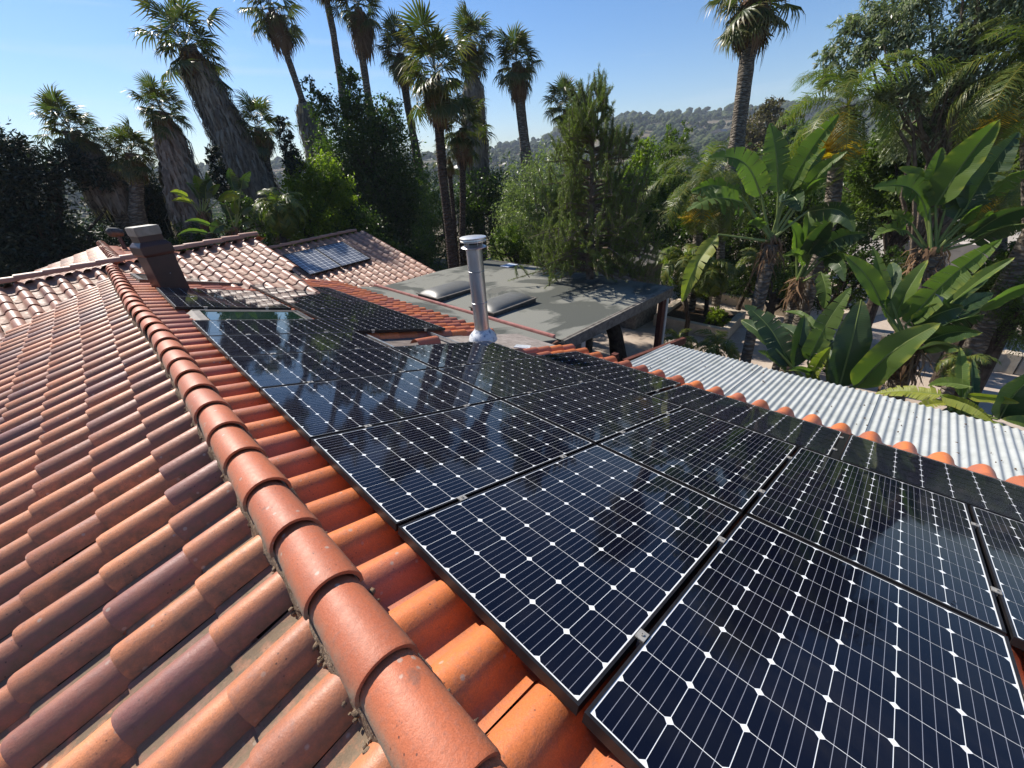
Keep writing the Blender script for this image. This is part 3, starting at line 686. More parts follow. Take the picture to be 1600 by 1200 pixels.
MB().lathe((FX, FY, zt - .055), [(.16, 0), (.178, .004), (.180, .020), (.170, .026), (.168, .040), (.184, .046), (.187, .060), (.176, .066), (.05, .078), (.0, .079)], 40).build('rain_cap', rough_mat('bright_zinc', (.62, .62, .60), (.75, .75, .73), 10, .38, .08, 60, .5, .7), flue, smooth=True)
m, nt, out = new_mat('painted_flashing'); P = pos(nt)
pbsdf(nt, out, mixc(nt, ramp(nt, noise(nt, 16, 5, .7, P), .52, .6), (.62, .64, .66), (.20, .25, .33)), .5, .2, .5); M_FLSH = m
MB().lathe((FX, FY, zb), [(.225, -.05), (.205, .03), (.15, .09), (.122, .125), (.116, .14)], 32).build('flashing_cone', M_FLSH, flue, smooth=True)
MB().hexa([tuple(PP(a, b, 1.318)) for a, b in ((3.95, 3.50), (3.95, 5.55), (5.08, 5.55), (5.08, 3.50))], [tuple(PP(a, b, 1.308)) for a, b in ((3.95, 3.50), (3.95, 5.55), (5.08, 5.55), (5.08, 3.50))]).build('flashing_sheet', rough_mat('grey_sheet', (.20, .17, .15), (.32, .28, .25), 9, .8, .3, 60), flue)
for k_, (a, b, r1) in enumerate(((4.05, 4.62, .3),)):
    pts = [PP(a + du, b + dv, 1.27) for du, dv in ((-.12, 0), (.05, -.18), (.16, .0), (.05, .22))]
    MB().hexa([tuple(p) for p in pts], [tuple(p + PLN * .012) for p in pts]).build('flashing_tab', M_FLSH, flue)

M_BRN = rough_mat('brown_painted_metal', (.045, .022, .018), (.065, .032, .026), 5, .42, .12, 8, .5, .1)
M_GREYM = rough_mat('grey_weathered_metal', (.20, .19, .16), (.30, .285, .25), 8, .45, .1, 40, .5, .3)
ch = empty('chimney', (.68, 9.1, zR(.68)), 'dark brown sheet metal chimney with a grey top leaning over the far roof', 'chimney')
Mc = Matrix.Translation((.675, 9.12, -1.56)) @ Matrix.Rotation(.26, 4, 'Z') @ Matrix.Rotation(R(-1), 4, 'Y') @ Matrix.Diagonal((.92, .92, 1.01, 1))
MB().box(-.215, .215, -.18, .22, -.1, .62, Mc).build('shaft', M_BRN, ch, bevel=.008)
MB().add([Mc @ Vector((x * a, y * a + .02, z)) for z, a in ((.62, 1.0), (.66, 1.13), (.78, 1.13), (.84, .88)) for x, y in ((-.215, -.2), (.215, -.2), (.215, .2), (-.215, .2))],
         [(3, 2, 1, 0), (12, 13, 14, 15)] + [(i * 4 + k, i * 4 + (k + 1) % 4, i * 4 + 4 + (k + 1) % 4, i * 4 + 4 + k) for i in range(3) for k in range(4)]).build('collar', M_BRN, ch, bevel=.006)
MB().box(-.182, .182, -.14, .18, .842, .93, Mc).build('neck', M_BRN, ch)
tp = MB().box(-.19, .19, -.17, .21, .932, 1.07, Mc); tp.build('metal_top', M_GREYM, ch, bevel=.012)
MB().box(-.30, .30, -.26, -.182, -.15, .012, Mc).build('apron_flashing', M_BRN, ch)
MB().lathe(tuple(Mc @ Vector((.02, -.182, .33))), [(.0001, -.012), (.012, 0), (.0001, .012)], 8).build('rivet', M_ALU, ch)

bx_ = empty('flat_skylight', tuple(PP(10.2, 1.5, 1.3)), 'low dark framed skylight lying on the tiles behind the brown chimney', 'skylight')
Mb = frame(PV, PU, PLN, PP(10.25, 1.52, 1.29)) @ Matrix.Rotation(.07, 4, 'Z')
MB().box(-.86, .86, -.42, -.36, 0, .085, Mb).box(-.86, .86, .36, .42, 0, .085, Mb).box(-.86, -.80, -.358, .358, 0, .083, Mb).box(.80, .86, -.358, .358, 0, .083, Mb).build('frame', M_SKF, bx_)
MB().box(-.798, .798, -.357, .357, .02, .068, Mb).build('pane', rough_mat('old_glass', (.10, .09, .075), (.16, .14, .12), 7, .12, .05, 30, .7), bx_)
tv = empty('roof_ventilator', (.62, 17.2, -1.6), 'dark hooded vent standing on the farthest tiled slope behind the ridge', 'roof vent')
MB().lathe((.62, 17.2, -1.56), [(.08, 0), (.06, .1), (.05, .5)], 16).build('vent_pipe', M_BRN, tv, smooth=True)
MB().tube([(.40, 17.13, -.98), (.46, 17.15, -.97), (.62, 17.2, -1.0), (.74, 17.24, -1.03)], [.07, .13, .13, .09], 16).build('hood', M_DKM, tv, smooth=True)

# two old panels on the rear building
M_OLDC = None
def old_panel(a0, a1, d0, d1, label):
    c_ = RO + rd * ((a0 + a1) / 2) + rdown * ((d0 + d1) / 2) + rn * .13
    t = bpy.data.objects.new('old_solar_panel', None); link(t); t.matrix_basis = frame(rd, -rdown, rn, c_); tag(t, label, 'solar panel', 'old small panels on the rear building')
    W, H = a1 - a0, d1 - d0
    def loc(mb, name, mat): o = mb.build(name, mat, None); o.parent = t; return o
    f = MB(); hx, hy = W / 2 - .004, H / 2
    for x0, x1, y0, y1 in ((-hx, hx, -hy, -hy + .02), (-hx, hx, hy - .02, hy), (-hx, -hx + .02, -hy + .02, hy - .02), (hx - .02, hx, -hy + .02, hy - .02)): f.box(x0, x1, y0, y1, -.03, .014)
    loc(f, 'frame', M_FRAME); loc(MB().box(-hx + .02, hx - .02, -hy + .02, hy - .02, -.02, 0), 'backsheet', M_BACK)
    na, nb = 6, 9; pa, pb = (2 * hx - .05) / na, (2 * hy - .05) / nb
    for i in range(na):
        for j in range(nb):
            o = bpy.data.objects.new('solar_cell', OLDCELL); COL.objects.link(o); o.parent = t
            o.matrix_basis = Matrix.Translation(((i + .5) * pa - na * pa / 2, (j + .5) * pb - nb * pb / 2, .0)) @ Matrix.Diagonal((pa / .165, pb / .165, 1, 1))
m, nt, out = new_mat('old_cell_face'); tcn = N(nt, 'ShaderNodeTexCoord'); sx = N(nt, 'ShaderNodeSeparateXYZ'); nt.links.new(tcn.outputs['Object'], sx.inputs[0])
wv = mth(nt, 'GREATER_THAN', mth(nt, 'FRACT', mth(nt, 'MULTIPLY', sx.outputs[1], 26)), .78)
pbsdf(nt, out, mixc(nt, mth(nt, 'MULTIPLY', wv, .6), (.05, .062, .095), (.55, .57, .60)), .2, 0, .5)
OLDCELL = CELL.copy(); OLDCELL.materials.clear(); OLDCELL.materials.append(m)
old_panel(.06, 1.21, .80, 2.65, 'left of the two small blue panels on the rear tiled roof')
old_panel(1.22, 2.37, .80, 2.65, 'right of the two small blue panels on the rear tiled roof')

# ------------------------------------------------------------------ flat roofed annex, corrugated roof
m, nt, out = new_mat('mineral_felt'); P = pos(nt)
n1 = noise(nt, .55, 5, .55, P, .8); n2 = noise(nt, 60, 4, .7, P)
c = mixc(nt, ramp(nt, n1, .47, .53), (.082, .087, .078), (.20, .20, .175))
c = mixc(nt, ramp(nt, noise(nt, .9, 4, .6, P, .3), .62, .66), c, (.13, .13, .115))
c = mixc(nt, 1.0, c, ramp(nt, n2, .2, .8, (.8, .8, .8), (1.2, 1.2, 1.18)), 'MULTIPLY')
pbsdf(nt, out, c, .95, 0, .2, bump(nt, n2, .5, .01)); M_FELT = m
M_TIMB = rough_mat('weathered_timber', (.11, .10, .085), (.24, .215, .185), 9, .9, .5, 50)
M_REDW = rough_mat('red_brown_timber', (.085, .028, .02), (.14, .05, .035), 8, .7, .2, 50)
M_WHT = rough_mat('white_post_paint', (.55, .54, .5), (.68, .66, .62), 9, .7, .2, 50)
an = empty('flat_roof_annex', (7.6, 7.8, GZ), 'single storey annex with a stained grey felt flat roof and timber edge', 'annex')
fx0, fx1, fy0, fy1, fz = 5.50, 9.9, 4.45, 11.4, -2.9
nx, ny = 40, 56; gx = np.linspace(fx0, fx1, nx); gy = np.linspace(fy0, fy1, ny)
X, Y = np.meshgrid(gx, gy, indexing='ij'); Z = fz + .018 * np.sin(X * 1.9 + .5 * Y) * np.cos(Y * 1.1) - .02 * ((X - fx0) / 4.4)
i = np.arange(nx - 1)[:, None] * ny; k = np.arange(ny - 1)[None]
put('roof_surface', mesh_np('roof_surface', np.stack([X, Y, Z], -1).reshape(-1, 3), np.stack([i + k, i + ny + k, i + ny + k + 1, i + k + 1], -1).reshape(-1, 4), M_FELT, smooth=True), an)
MB().box(fx0, fx1, fy0 - .05, fy0 - .005, fz - .26, fz + .012).box(fx1 + .002, fx1 + .05, fy0 - .05, fy1, fz - .26, fz - .005).build('fascia_board', M_TIMB, an, bevel=.006)
MB().box(fx0, fx1, fy0 - .10, fy0 - .052, fz - .05, fz + .004).build('drip_edge', M_TIMB, an)
MB().box(fx0, fx1, fy0, fy1, fz - .24, fz - .06).build('roof_deck', M_TIMB, an)
MB().box(5.6, 8.6, 6.4, 11.2, GZ, fz - .25).build('wall', M_STUCCO, an)
MB().box(9.62, 9.80, fy0 + .02, fy0 + .14, GZ, fz - .27).build('post', M_REDW, an)
MB().box(9.812, 9.90, fy0 + .0, fy0 + .12, GZ, fz - .27).build('post', M_WHT, an)
MB().box(9.7, 9.82, 7.6, 7.72, GZ, fz - .26).build('post', M_WHT, an)
MB().box(6.3, 6.44, fy0 + .1, fy0 + .24, GZ, fz - .27).build('post', M_WHT, an)
# strip of felt between the tile ends and the red gutter, and the gutter itself
MB().hexa([(4.36, 4.45, zR(4.36) - .03), (5.40, 4.45, -2.93), (5.40, 11.3, -2.93), (4.36, 11.3, zR(4.36) - .03)], [(4.36, 4.45, zR(4.36) + .012), (5.40, 4.45, -2.862), (5.40, 11.3, -2.862), (4.36, 11.3, zR(4.36) + .012)]).build('valley_felt', M_FELT, house)
gt = MB().box(5.405, 5.485, 4.55, 11.45, -2.99, -2.815)
tag(gt.build('red_gutter', rough_mat('red_gutter_paint', (.30, .12, .10), (.42, .20, .17), 5, .4, .1, 40, .5), bevel=.01), 'dull red capping strip between the tile ends and the flat roof', 'gutter')
MB().box(5.0, 5.36, 4.38, 4.44, -3.0, -2.86).build('valley_stop', M_FASC, house)
wp = MB().box(9.3, 9.75, 9.7, 10.1, fz + .001, fz + .02).build('metal_patch', rough_mat('pale_blue_sheet', (.50, .56, .66), (.58, .63, .72), 8, .5, .1, 40, .4))
tag(wp, 'small pale blue square patch near the far edge of the flat roof', 'roof patch')
m, nt, out = new_mat('acrylic_dome'); P = pos(nt)
b_ = pbsdf(nt, out, mixc(nt, noise(nt, 6, 5, .7, P), (.085, .085, .078), (.16, .16, .145)), .48, 0, .5); M_DOME = m
def dome(x0, x1, y0, y1, label):
    t = empty('dome_skylight', ((x0 + x1) / 2, (y0 + y1) / 2, fz), label, 'skylight', 'domed skylights on the flat roof')
    h = .10; cz = fz - .01
    MB().box(x0, x1, y0, y0 + .04, cz, cz + h).box(x0, x1, y1 - .04, y1, cz, cz + h).box(x0, x0 + .04, y0 + .04, y1 - .04, cz, cz + h).box(x1 - .04, x1, y0 + .04, y1 - .04, cz, cz + h).build('curb', M_DKM, t)
    MB().box(x0 - .03, x1 + .03, y0 - .03, y1 + .03, cz + h + .001, cz + h + .022).build('rim', M_SKL, t, bevel=.005)
    n = 18; a = np.linspace(0, 1, n); A, B = np.meshgrid(a, a, indexing='ij')
    hz = .125 * (1 - np.abs(2 * A - 1) ** 5) ** .6 * (1 - np.abs(2 * B - 1) ** 2.4) ** .7
    V = np.stack([x0 + .02 + (x1 - x0 - .04) * A, y0 + .02 + (y1 - y0 - .04) * B, cz + h + .022 + hz], -1).reshape(-1, 3)
    i = np.arange(n - 1)[:, None] * n; k = np.arange(n - 1)[None]
    put('dome', mesh_np('dome', V, np.stack([i + k, i + n + k, i + n + k + 1, i + k + 1], -1).reshape(-1, 4), M_DOME, smooth=True), t)
dome(5.58, 7.0, 8.45, 9.35, 'domed skylight further from the steel flue, on the flat roof')
dome(5.62, 7.0, 6.42, 7.22, 'domed skylight right behind the steel flue, on the flat roof')

m, nt, out = new_mat('corrugated_sheet'); P = pos(nt)
c = mixc(nt, ramp(nt, noise(nt, 3.5, 5, .65, P), .4, .7), (.43, .45, .44), (.33, .35, .335))
v = N(nt, 'ShaderNodeTexVoronoi'); v.inputs['Scale'].default_value = 11; nt.links.new(P, v.inputs['Vector'])
vd = mth(nt, 'ADD', v.outputs['Distance'], mth(nt, 'MULTIPLY', noise(nt, 60, 2, .6, P), .1))
c = mixc(nt, mth(nt, 'MULTIPLY', ramp(nt, vd, .10, .14, (1, 1, 1), (0, 0, 0)), .5), c, (.16, .10, .07))
c = mixc(nt, mth(nt, 'MULTIPLY', ramp(nt, noise(nt, 26, 5, .75, P), .58, .72), .45), c, (.25, .22, .18))
pbsdf(nt, out, c, .5, 0, .4, bump(nt, noise(nt, 80, 3, .6, P), .1, .004)); M_CORR = m
cr = empty('corrugated_roof', (6.5, 0, GZ), 'white corrugated lean-to roof below the orange eave tiles', 'roof')
def corr(y0, y1, k):
    pitch = .0765; n = int((y1 - y0) / pitch * 8); ys = np.linspace(y0, y1, n); xs = np.array([4.98, 5.9, 6.6, 7.13 + .015 * math.sin(k * 2.1)])
    X, Y = np.meshgrid(xs, ys, indexing='ij')
    Z = -2.965 - (X - 5.22) * .118 +   .0105 * np.sin(Y / pitch * 2 * np.pi) + .004 * np.sin(Y * 2 + X * 3) + .006 * (k % 2)
    i = np.arange(len(xs) - 1)[:, None] * n; kk = np.arange(n - 1)[None]
    V = np.stack([X, Y, Z], -1).reshape(-1, 3); V2 = V.copy(); V2[:, 2] -= .003
    F = np.stack([i + kk, i + n + kk, i + n + kk + 1, i + kk + 1], -1).reshape(-1, 4)
    put('corrugated_sheet', mesh_np('corrugated_sheet', np.vstack([V, V2]), np.vstack([F, F[:, ::-1] + len(V)]), M_CORR, smooth=True), cr)
ye = 3.08; k = 0
while ye > -5:
    corr(ye - .84, ye, k); ye -= .765; k += 1
MB().box(6.98, 7.07, -4.6, 3.02, -3.32, -3.20).build('purlin', M_REDW, cr)
for y in (2.8, .2, -2.4): MB().box(6.97, 7.06, y, y + .09, GZ, -3.325).build('post', M_REDW, cr)
crumbs(70, lambda i: np.array([(x := rng.uniform(5.5, 7.0)), rng.uniform(-1.5, 3), -2.95 - (x - 5.22) * .118]), 'leaf_litter', L_DEADB, cr, .005, .011)
bm_ = MB().hexa([(6.0, 3.35, -3.35), (6.0, 3.43, -3.35), (8.6, 3.43, -3.75), (8.6, 3.35, -3.75)], [(6.0, 3.35, -3.2), (6.0, 3.43, -3.2), (8.6, 3.43, -3.6), (8.6, 3.35, -3.6)]).build('timber_beam', M_REDW)
tag(bm_, 'dark red-brown timber beam sloping below the near corner of the flat roof', 'beam')
bx = MB().box(5.9, 6.0, 3.5, 3.6, GZ, -3.1).build('timber_prop', M_REDW); tag(bx, 'short timber prop standing under the red-brown beam', 'post')

# ------------------------------------------------------------------ vegetation
def tri_mesh(name, V, F, mat, tint=None): return mesh_np(name, V, F, mat, tint)
def rand_unit(n):
    v = rng.normal(size=(n, 3)); return v / np.linalg.norm(v, axis=1)[:, None]
def leaves_np(C, out_dir, size, aspect=2.2, droop=.2, yellow=0.0, spread=1.0, tone=None):
    """rhombic leaves folded a little; C centres (n,3), out_dir preferred direction"""
    n = len(C); d = out_dir + rand_unit(n) * spread; d[:, 2] -= droop; d /= np.linalg.norm(d, axis=1)[:, None]
    s = np.cross(d, rand_unit(n)); s /= np.linalg.norm(s, axis=1)[:, None] + 1e-9
    L = size * rng.uniform(.6, 1.3, (n, 1)); W = L / aspect
    nn = np.cross(d, s)
    a = C - d * L * .5; b = C + s * W * .5 + nn * W * .15; c_ = C + d * L * .5; e = C - s * W * .5 + nn * W * .15
    V = np.stack([a, b, c_, e], 1).reshape(-1, 3); F = np.arange(n * 4).reshape(n, 4)
    t = np.zeros((n, 3)); t[:, 0] = rng.uniform(0, 1, n) if tone is None else tone; t[:, 2] = (rng.random(n) < yellow) * rng.uniform(.4, 1, n)
    return V, F, np.repeat(t, 4, 0)
def blob_leaves(blobs, n, size, aspect, clump=.16, droop=.2, spread=1.0, yellow=0, nclump=None, shell=.55, flat=1.0):
    """blobs: (x,y,z,r) ; clustered leaves through each volume, denser outside"""
    b = np.array(blobs, float); w = b[:, 3] ** 2; w /= w.sum()
    nc = nclump or max(30, n // 26)
    k = rng.choice(len(b), nc, p=w); u = rand_unit(nc); rr = rng.uniform(shell, 1.08, nc)[:, None]
    cc = b[k, :3] + u * rr * b[k, 3:4] * np.array([1, 1, flat]); cr = b[k, 3] * clump * rng.uniform(.6, 1.6, nc); tone = rng.uniform(0, 1, nc)
    j = rng.integers(0, nc, n); q = rng.normal(size=(n, 3)) * cr[j][:, None] * .7; P_ = cc[j] + q
    od = u[j] * .6 + q / (cr[j][:, None] + 1e-6) * .35; od[:, 2] += .15
    return leaves_np(P_, od, size, aspect, droop, yellow, spread, np.clip(tone[j] + rng.normal(0, .2, n), 0, 1)), cc
def limb(mb, a, b, r0, r1, wig=.08, n=6):
    a = np.array(a, float); b = np.array(b, float); L = np.linalg.norm(b - a); pts = []
    for i in range(n):
        t = i / (n - 1); p = a + (b - a) * t + np.array([0, 0, .12 * L * math.sin(math.pi * t)]) * .5
        if 0 < i < n - 1: p = p + rng.normal(size=3) * wig * L * .3
        pts.append(p)
    mb.tube(pts, [r0 + (r1 - r0) * i / (n - 1) for i in range(n)], 6, False)
def tree(name, label, cat, mat, D, blobs, n, size, aspect=2.2, trunk=None, tr=.14, bark=M_BARKD, group=None, limbs=10, wood='trunk', **kw):
    """blobs: (px, py, r_px, dD) at distance D+dD"""
    B = []
    for px, py, rp, dd in blobs:
        p = at(px, py, D + dd); dist = np.linalg.norm(p); c = CI @ p
        B.append((*p, rp * c[2] / 630.0 * 1.0))
    zc = min(b[2] - b[3] for b in B)
    if trunk is None:
        cx = sum(b[0] * b[3] for b in B) / sum(b[3] for b in B); cy = sum(b[1] * b[3] for b in B) / sum(b[3] for b in B)
    else:
        p = at(trunk[0], trunk[1], D + (trunk[2] if len(trunk) > 2 else 0)); cx, cy = p[0], p[1]
    gz = float(ground_z(np.array(cx), np.array(cy)))
    t = empty(name, (cx, cy, gz), label, cat, group)
    (V, F, T), cc = blob_leaves(B, n, size, aspect, **kw)
    put('crown', mesh_np('crown', V, F, mat, T), t)
    mb = MB(); zt = max(b[2] for b in B); mid = (np.mean([b[0] for b in B]), np.mean([b[1] for b in B]), np.mean([b[2] for b in B]))
    top = np.array(mid) * .6 + np.array([cx, cy, mid[2]]) * .4
    mb.tube([(cx, cy, gz - .1), (cx + .05, cy, gz * .5 + top[2] * .5), tuple(top)], [tr * 1.25, tr, tr * .6], 8)
    for q in cc[rng.choice(len(cc), min(limbs, len(cc)), replace=False)]:
        f = rng.uniform(.35, 1); s = np.array([cx, cy, gz]) * (1 - f) + top * f; limb(mb, s, q, tr * .45, .012)
    mb.build(wood, bark, t, smooth=True)
    return t

# --- fan palms
def fan_leaf(k, dead=False):
    g = np.random.default_rng(900 + k); ns = 22; V = []; F = []; T = []
    pl = g.uniform(.50, 1.08)                               # petiole, then a pleated fan
    w = .016
    V += [(-w, 0, 0), (w, 0, 0), (w * .7, pl, 0), (-w * .7, pl, 0), (0, 0, -.02), (0, pl, -.012)]
    F += [(0, 1, 2, 3), (0, 3, 5, 4), (1, 4, 5, 2)]; T += [(.8, 1, .35)] * 6
    for i in range(ns):
        a0 = R(-112 + 224 * i / ns); a1 = R(-112 + 224 * (i + 1) / ns); am = (a0 + a1) / 2
        L = g.uniform(.66, .86) * (1 - .22 * abs(am) / R(112)); up = .05 * (-1) ** i
        dr = g.uniform(.15, .75)
        def P3(a, r, z): return (math.sin(a) * r, pl + math.cos(a) * r, z)
        b = len(V); zz = -.10 * abs(math.sin(am))
        V += [P3(a0, .0, 0), P3(a0, L * .52, up * .3 + zz), P3(am, L * .54, -.03 + zz), P3(a1, L * .52, up * .3 + zz),
              P3(am - .035, L * .80, zz - dr * .25), P3(am + .035, L * .80, zz - dr * .25), P3(am, L * 1.0, zz - dr * .75)]
        F += [(b, b + 1, b + 2, b + 2), (b, b + 2, b + 3, b + 3), (b + 1, b + 4, b + 5, b + 2), (b + 2, b + 5, b + 3, b + 3), (b + 4, b + 6, b + 5, b + 5)]
        y = g.uniform(0, .25); T += [(g.uniform(.1, .9), 1, y)] * 4 + [(.7, 1, .3 + y)] * 2 + [(.8, 1, .6 + y)]
    return tri_from_mixed('frond', V, F, L_DEAD if dead else L_FAN, T)
def tri_from_mixed(name, V, F, mat, T):
    tris = []
    for f in F:
        tris.append(f[:3])
        if len(set(f)) == 4: tris.append((f[0], f[2], f[3]))
    return mesh_np(name, V, tris, mat, np.array(T, float))
FANS = [fan_leaf(i) for i in range(7)]; FANS_D = [fan_leaf(20 + i, True) for i in range(3)]
def hang_strips(n, fn, L, w, mat, name, parent, sway=.12):
    """hanging dead leaves: fn(i) -> point on the sleeve and outward vector"""
    V = np.zeros((n, 6, 3)); t = np.zeros((n, 3))
    for i in range(n):
        p, o = fn(i); l = L * rng.uniform(.5, 1.3); s = np.cross(o, (0, 0, 1)); s = s / (np.linalg.norm(s) + 1e-9) * w * rng.uniform(.4, 1.3)
        a = rng.normal(0, sway, 3) * l; d1 = o * .22 * l + np.array([0, 0, -.45 * l]) + a * .5; d2 = o * .10 * l + np.array([0, 0, -l]) + a
        V[i] = [p - s, p + s, p + d1 - s * .9, p + d1 + s * .9, p + d2 - s * .15, p + d2 + s * .15]; t[i, 0] = rng.uniform(0, 1)
    F = []
    b = np.arange(n)[:, None] * 6
    F = np.concatenate([b + np.array([[0, 1, 3, 2]]), b + np.array([[2, 3, 5, 4]])])
    return tag(put(name, mesh_np(name, V.reshape(-1, 3), F, mat, np.repeat(t, 6, 0)), parent), kind='stuff')
def fan_palm(label, crown, D, r_px, foot, tr=.2, sleeve=None, skirt=.6, nleaf=54, dark=False, group='fan palms around the house', droopmin=-72, deadmat=None, skirt_r=.38, lean_top=None):
    """crown, foot: pixels on the trunk line at distance D; sleeve (from, to, radius): span of hanging dead thatch as trunk fraction from the crown"""
    c = at(*crown, D); f = at(foot[0], foot[1], D + (foot[2] if len(foot) > 2 else 0))
    # carry the trunk on down to the ground
    d = (c - f); d /= d[2]
    gz = float(ground_z(np.array(f[0]), np.array(f[1]))); g0 = f + d * (gz - f[2]) * .35; g0[2] = gz
    rad = r_px * (CI @ c)[2] / 630.0
    t = empty('fan_palm', tuple(g0), label, 'palm tree', group)
    pts = [g0, f * .98 + g0 * .02, (f + c) / 2 + rng.normal(0, .06, 3), c]
    P_ = [Vector(tuple(q)) for q in pts]
    # smooth subdivision of the trunk
    S = []
    for i in range(3):
        n_ = 10 if i else 4
        for k in range(n_): S.append(P_[i].lerp(P_[i + 1], k / n_))
    S.append(P_[3])
    rr = [tr * (1.35 - .45 * min(1, i / 8)) * (1 + rng.uniform(-.05, .05)) for i in range(len(S))]
    MB().tube(S, rr, 12).build('trunk', M_PALMD if dark else M_PALM, t, smooth=True)
    sc = rad / 1.62
    inv = world_of(t).inverted(); ax = (c - f) / np.linalg.norm(c - f); axv = Vector(tuple(ax))
    q0 = axv.to_track_quat('Z', 'Y').to_matrix().to_4x4()
    for i in range(nleaf):
        u = (i + .5) / nleaf; el = 86 - (86 - droopmin) * u ** .8 + rng.uniform(-9, 9); az = i * 137.5 + rng.uniform(-14, 14)
        M = Matrix.Translation(Vector(tuple(c)) + axv * (.25 - .5 * u) * sc) @ q0 @ Matrix.Rotation(R(az), 4, 'Z') @ Matrix.Rotation(R(el), 4, 'X') @ Matrix.Rotation(rng.uniform(-.5, .5), 4, 'Y')
        s_ = sc * rng.uniform(.85, 1.12) * (1 if el > -30 else .9)
        o = bpy.data.objects.new('frond', FANS[int(rng.integers(7))]); COL.objects.link(o); o.parent = t; o.matrix_parent_inverse = inv
        o.matrix_basis = M @ Matrix.Diagonal((s_, s_, s_, 1))
    for i in range(7):
        az = i * 51 + rng.uniform(-20, 20)
        M = Matrix.Translation(Vector(tuple(c)) - axv * .35 * sc) @ q0 @ Matrix.Rotation(R(az), 4, 'Z') @ Matrix.Rotation(R(rng.uniform(-80, -62)), 4, 'X')
        o = bpy.data.objects.new('dead_frond', FANS_D[i % 3]); COL.objects.link(o); o.parent = t; o.matrix_parent_inverse = inv; o.matrix_basis = M @ Matrix.Diagonal((sc * .8,) * 3 + (1,))
    L = np.linalg.norm(c - f)
    e1 = np.cross(ax, (0, 1, 0)); e1 /= np.linalg.norm(e1); e2 = np.cross(ax, e1)
    if skirt:
        def fn(i):
            a = rng.uniform(0, 2 * np.pi); h = rng.uniform(0, skirt) * sc; o = e1 * math.cos(a) + e2 * math.sin(a)
            return c - ax * (h + .15 * sc) + o * skirt_r * sc * (1.0 - .25 * h / (skirt * sc)) * rng.uniform(.5, 1), o
        hang_strips(420, fn, .75 * sc, .04 * sc, deadmat or L_DEADB, 'dead_skirt', t)
    if sleeve:
        s0, s1, sr = sleeve
        def fn(i):
            a = rng.uniform(0, 2 * np.pi); h = (s0 + (s1 - s0) * rng.uniform(0, 1)); o = e1 * math.cos(a) + e2 * math.sin(a)
            taper = .62 + .38 * min(1, (h - s0) / (s1 - s0) * 1.8)
            return c - ax * h * L + o * sr * taper * rng.uniform(.84, 1.06) * (1 + .10 * math.sin(a * 5 + h * 6)) * (1.12 - .26 * ((h * L / .8 + a * .16) % 1.0)), o
        sp_ = [Vector(tuple(c - ax * L * (s0 - .04 + (s1 - s0 + .04) * k / 8))) for k in range(9)]
        MB().tube(sp_, [sr * (.25 if k == 0 else (.62 + .38 * min(1, k / 8 * 1.8)) * .84) * (1 + .06 * math.sin(k * 2.3)) for k in range(9)], 16).build('thatch_core', M_PALMD, t)
        hang_strips(int(1500 + 2400 * (s1 - s0) * L * sr / 3), fn, .8, .06, L_DEAD, 'hanging_thatch', t, .11)
    return t
fan_palm('leftmost fan palm, leaning behind the dark juniper, shaggy trunk', (112, 205), 24, 46, (172, 300), .3, (.12, 1.0, .52), .4)
fan_palm('low fan palm crown just above the juniper between two taller shaggy palms', (206, 240), 23, 44, (212, 330), .25, None, .5)
fan_palm('upright shaggy fan palm left of the big leaning one', (252, 175), 22, 42, (290, 315), .28, (.1, 1.3, .46), .4)
fan_palm('big leaning fan palm with a very thick grey thatched trunk', (293, 74), 27, 70, (415, 320), .4, (.08, 1.1, .80), .5, 42)
fan_palm('short green fan palm behind the thick leaning trunk', (404, 200), 27, 46, (425, 300), .25, None, .4, 40)
fan_palm('tall thin fan palm cut by the top edge, shaggy lower trunk', (423, 12), 32, 56, (500, 240), .2, (.62, 1.15, .62), .9, 36)
fan_palm('slender fan palm whose bare trunk leaves the top of the photo', (498, -60), 34, 50, (535, 150), .22, None, .7)
fan_palm('fan palm at the top edge with a long brown skirt', (560, 12), 34, 50, (578, 170), .26, None, 1.35, 40, skirt_r=.5)
fan_palm('dark fan palm left of the nearest green palm', (625, 84), 33, 44, (650, 235), .27, None, .9, dark=True)
fan_palm('nearest tall green fan palm in the middle with a thin dark trunk', (680, 118), 15.5, 72, (706, 395), .17, None, .7, 46, dark=True, skirt_r=.22)
fan_palm('lower fan palm crown tucked below the nearest green palm', (722, 200), 16, 52, (722, 390), .12, None, .8, 34, dark=True, skirt_r=.3)
fan_palm('thin companion fan palm between the two middle trunks', (700, 245), 16.5, 30, (712, 390), .09, None, .5, 16, dark=True, skirt_r=.2)
fan_palm('distant fan palm with a very thick grey trunk behind the nearest palm', (736, 70), 25, 44, (744, 290), .3, (.2, 1.1, .5), .5)
fan_palm('symmetrical fan palm standing alone against the sky', (807, 98), 24, 47, (822, 240), .27, None, 1.1, 44, skirt_r=.42)
fan_palm('dark low fan palm behind the pine top', (886, 170), 24, 40, (905, 300), .25, None, .5, dark=True)
fan_palm('tall fan palm at the top right with a patchy grey trunk', (1180, -14), 22, 84, (1148, 250), .31, None, .7, 44, skirt_r=.4)

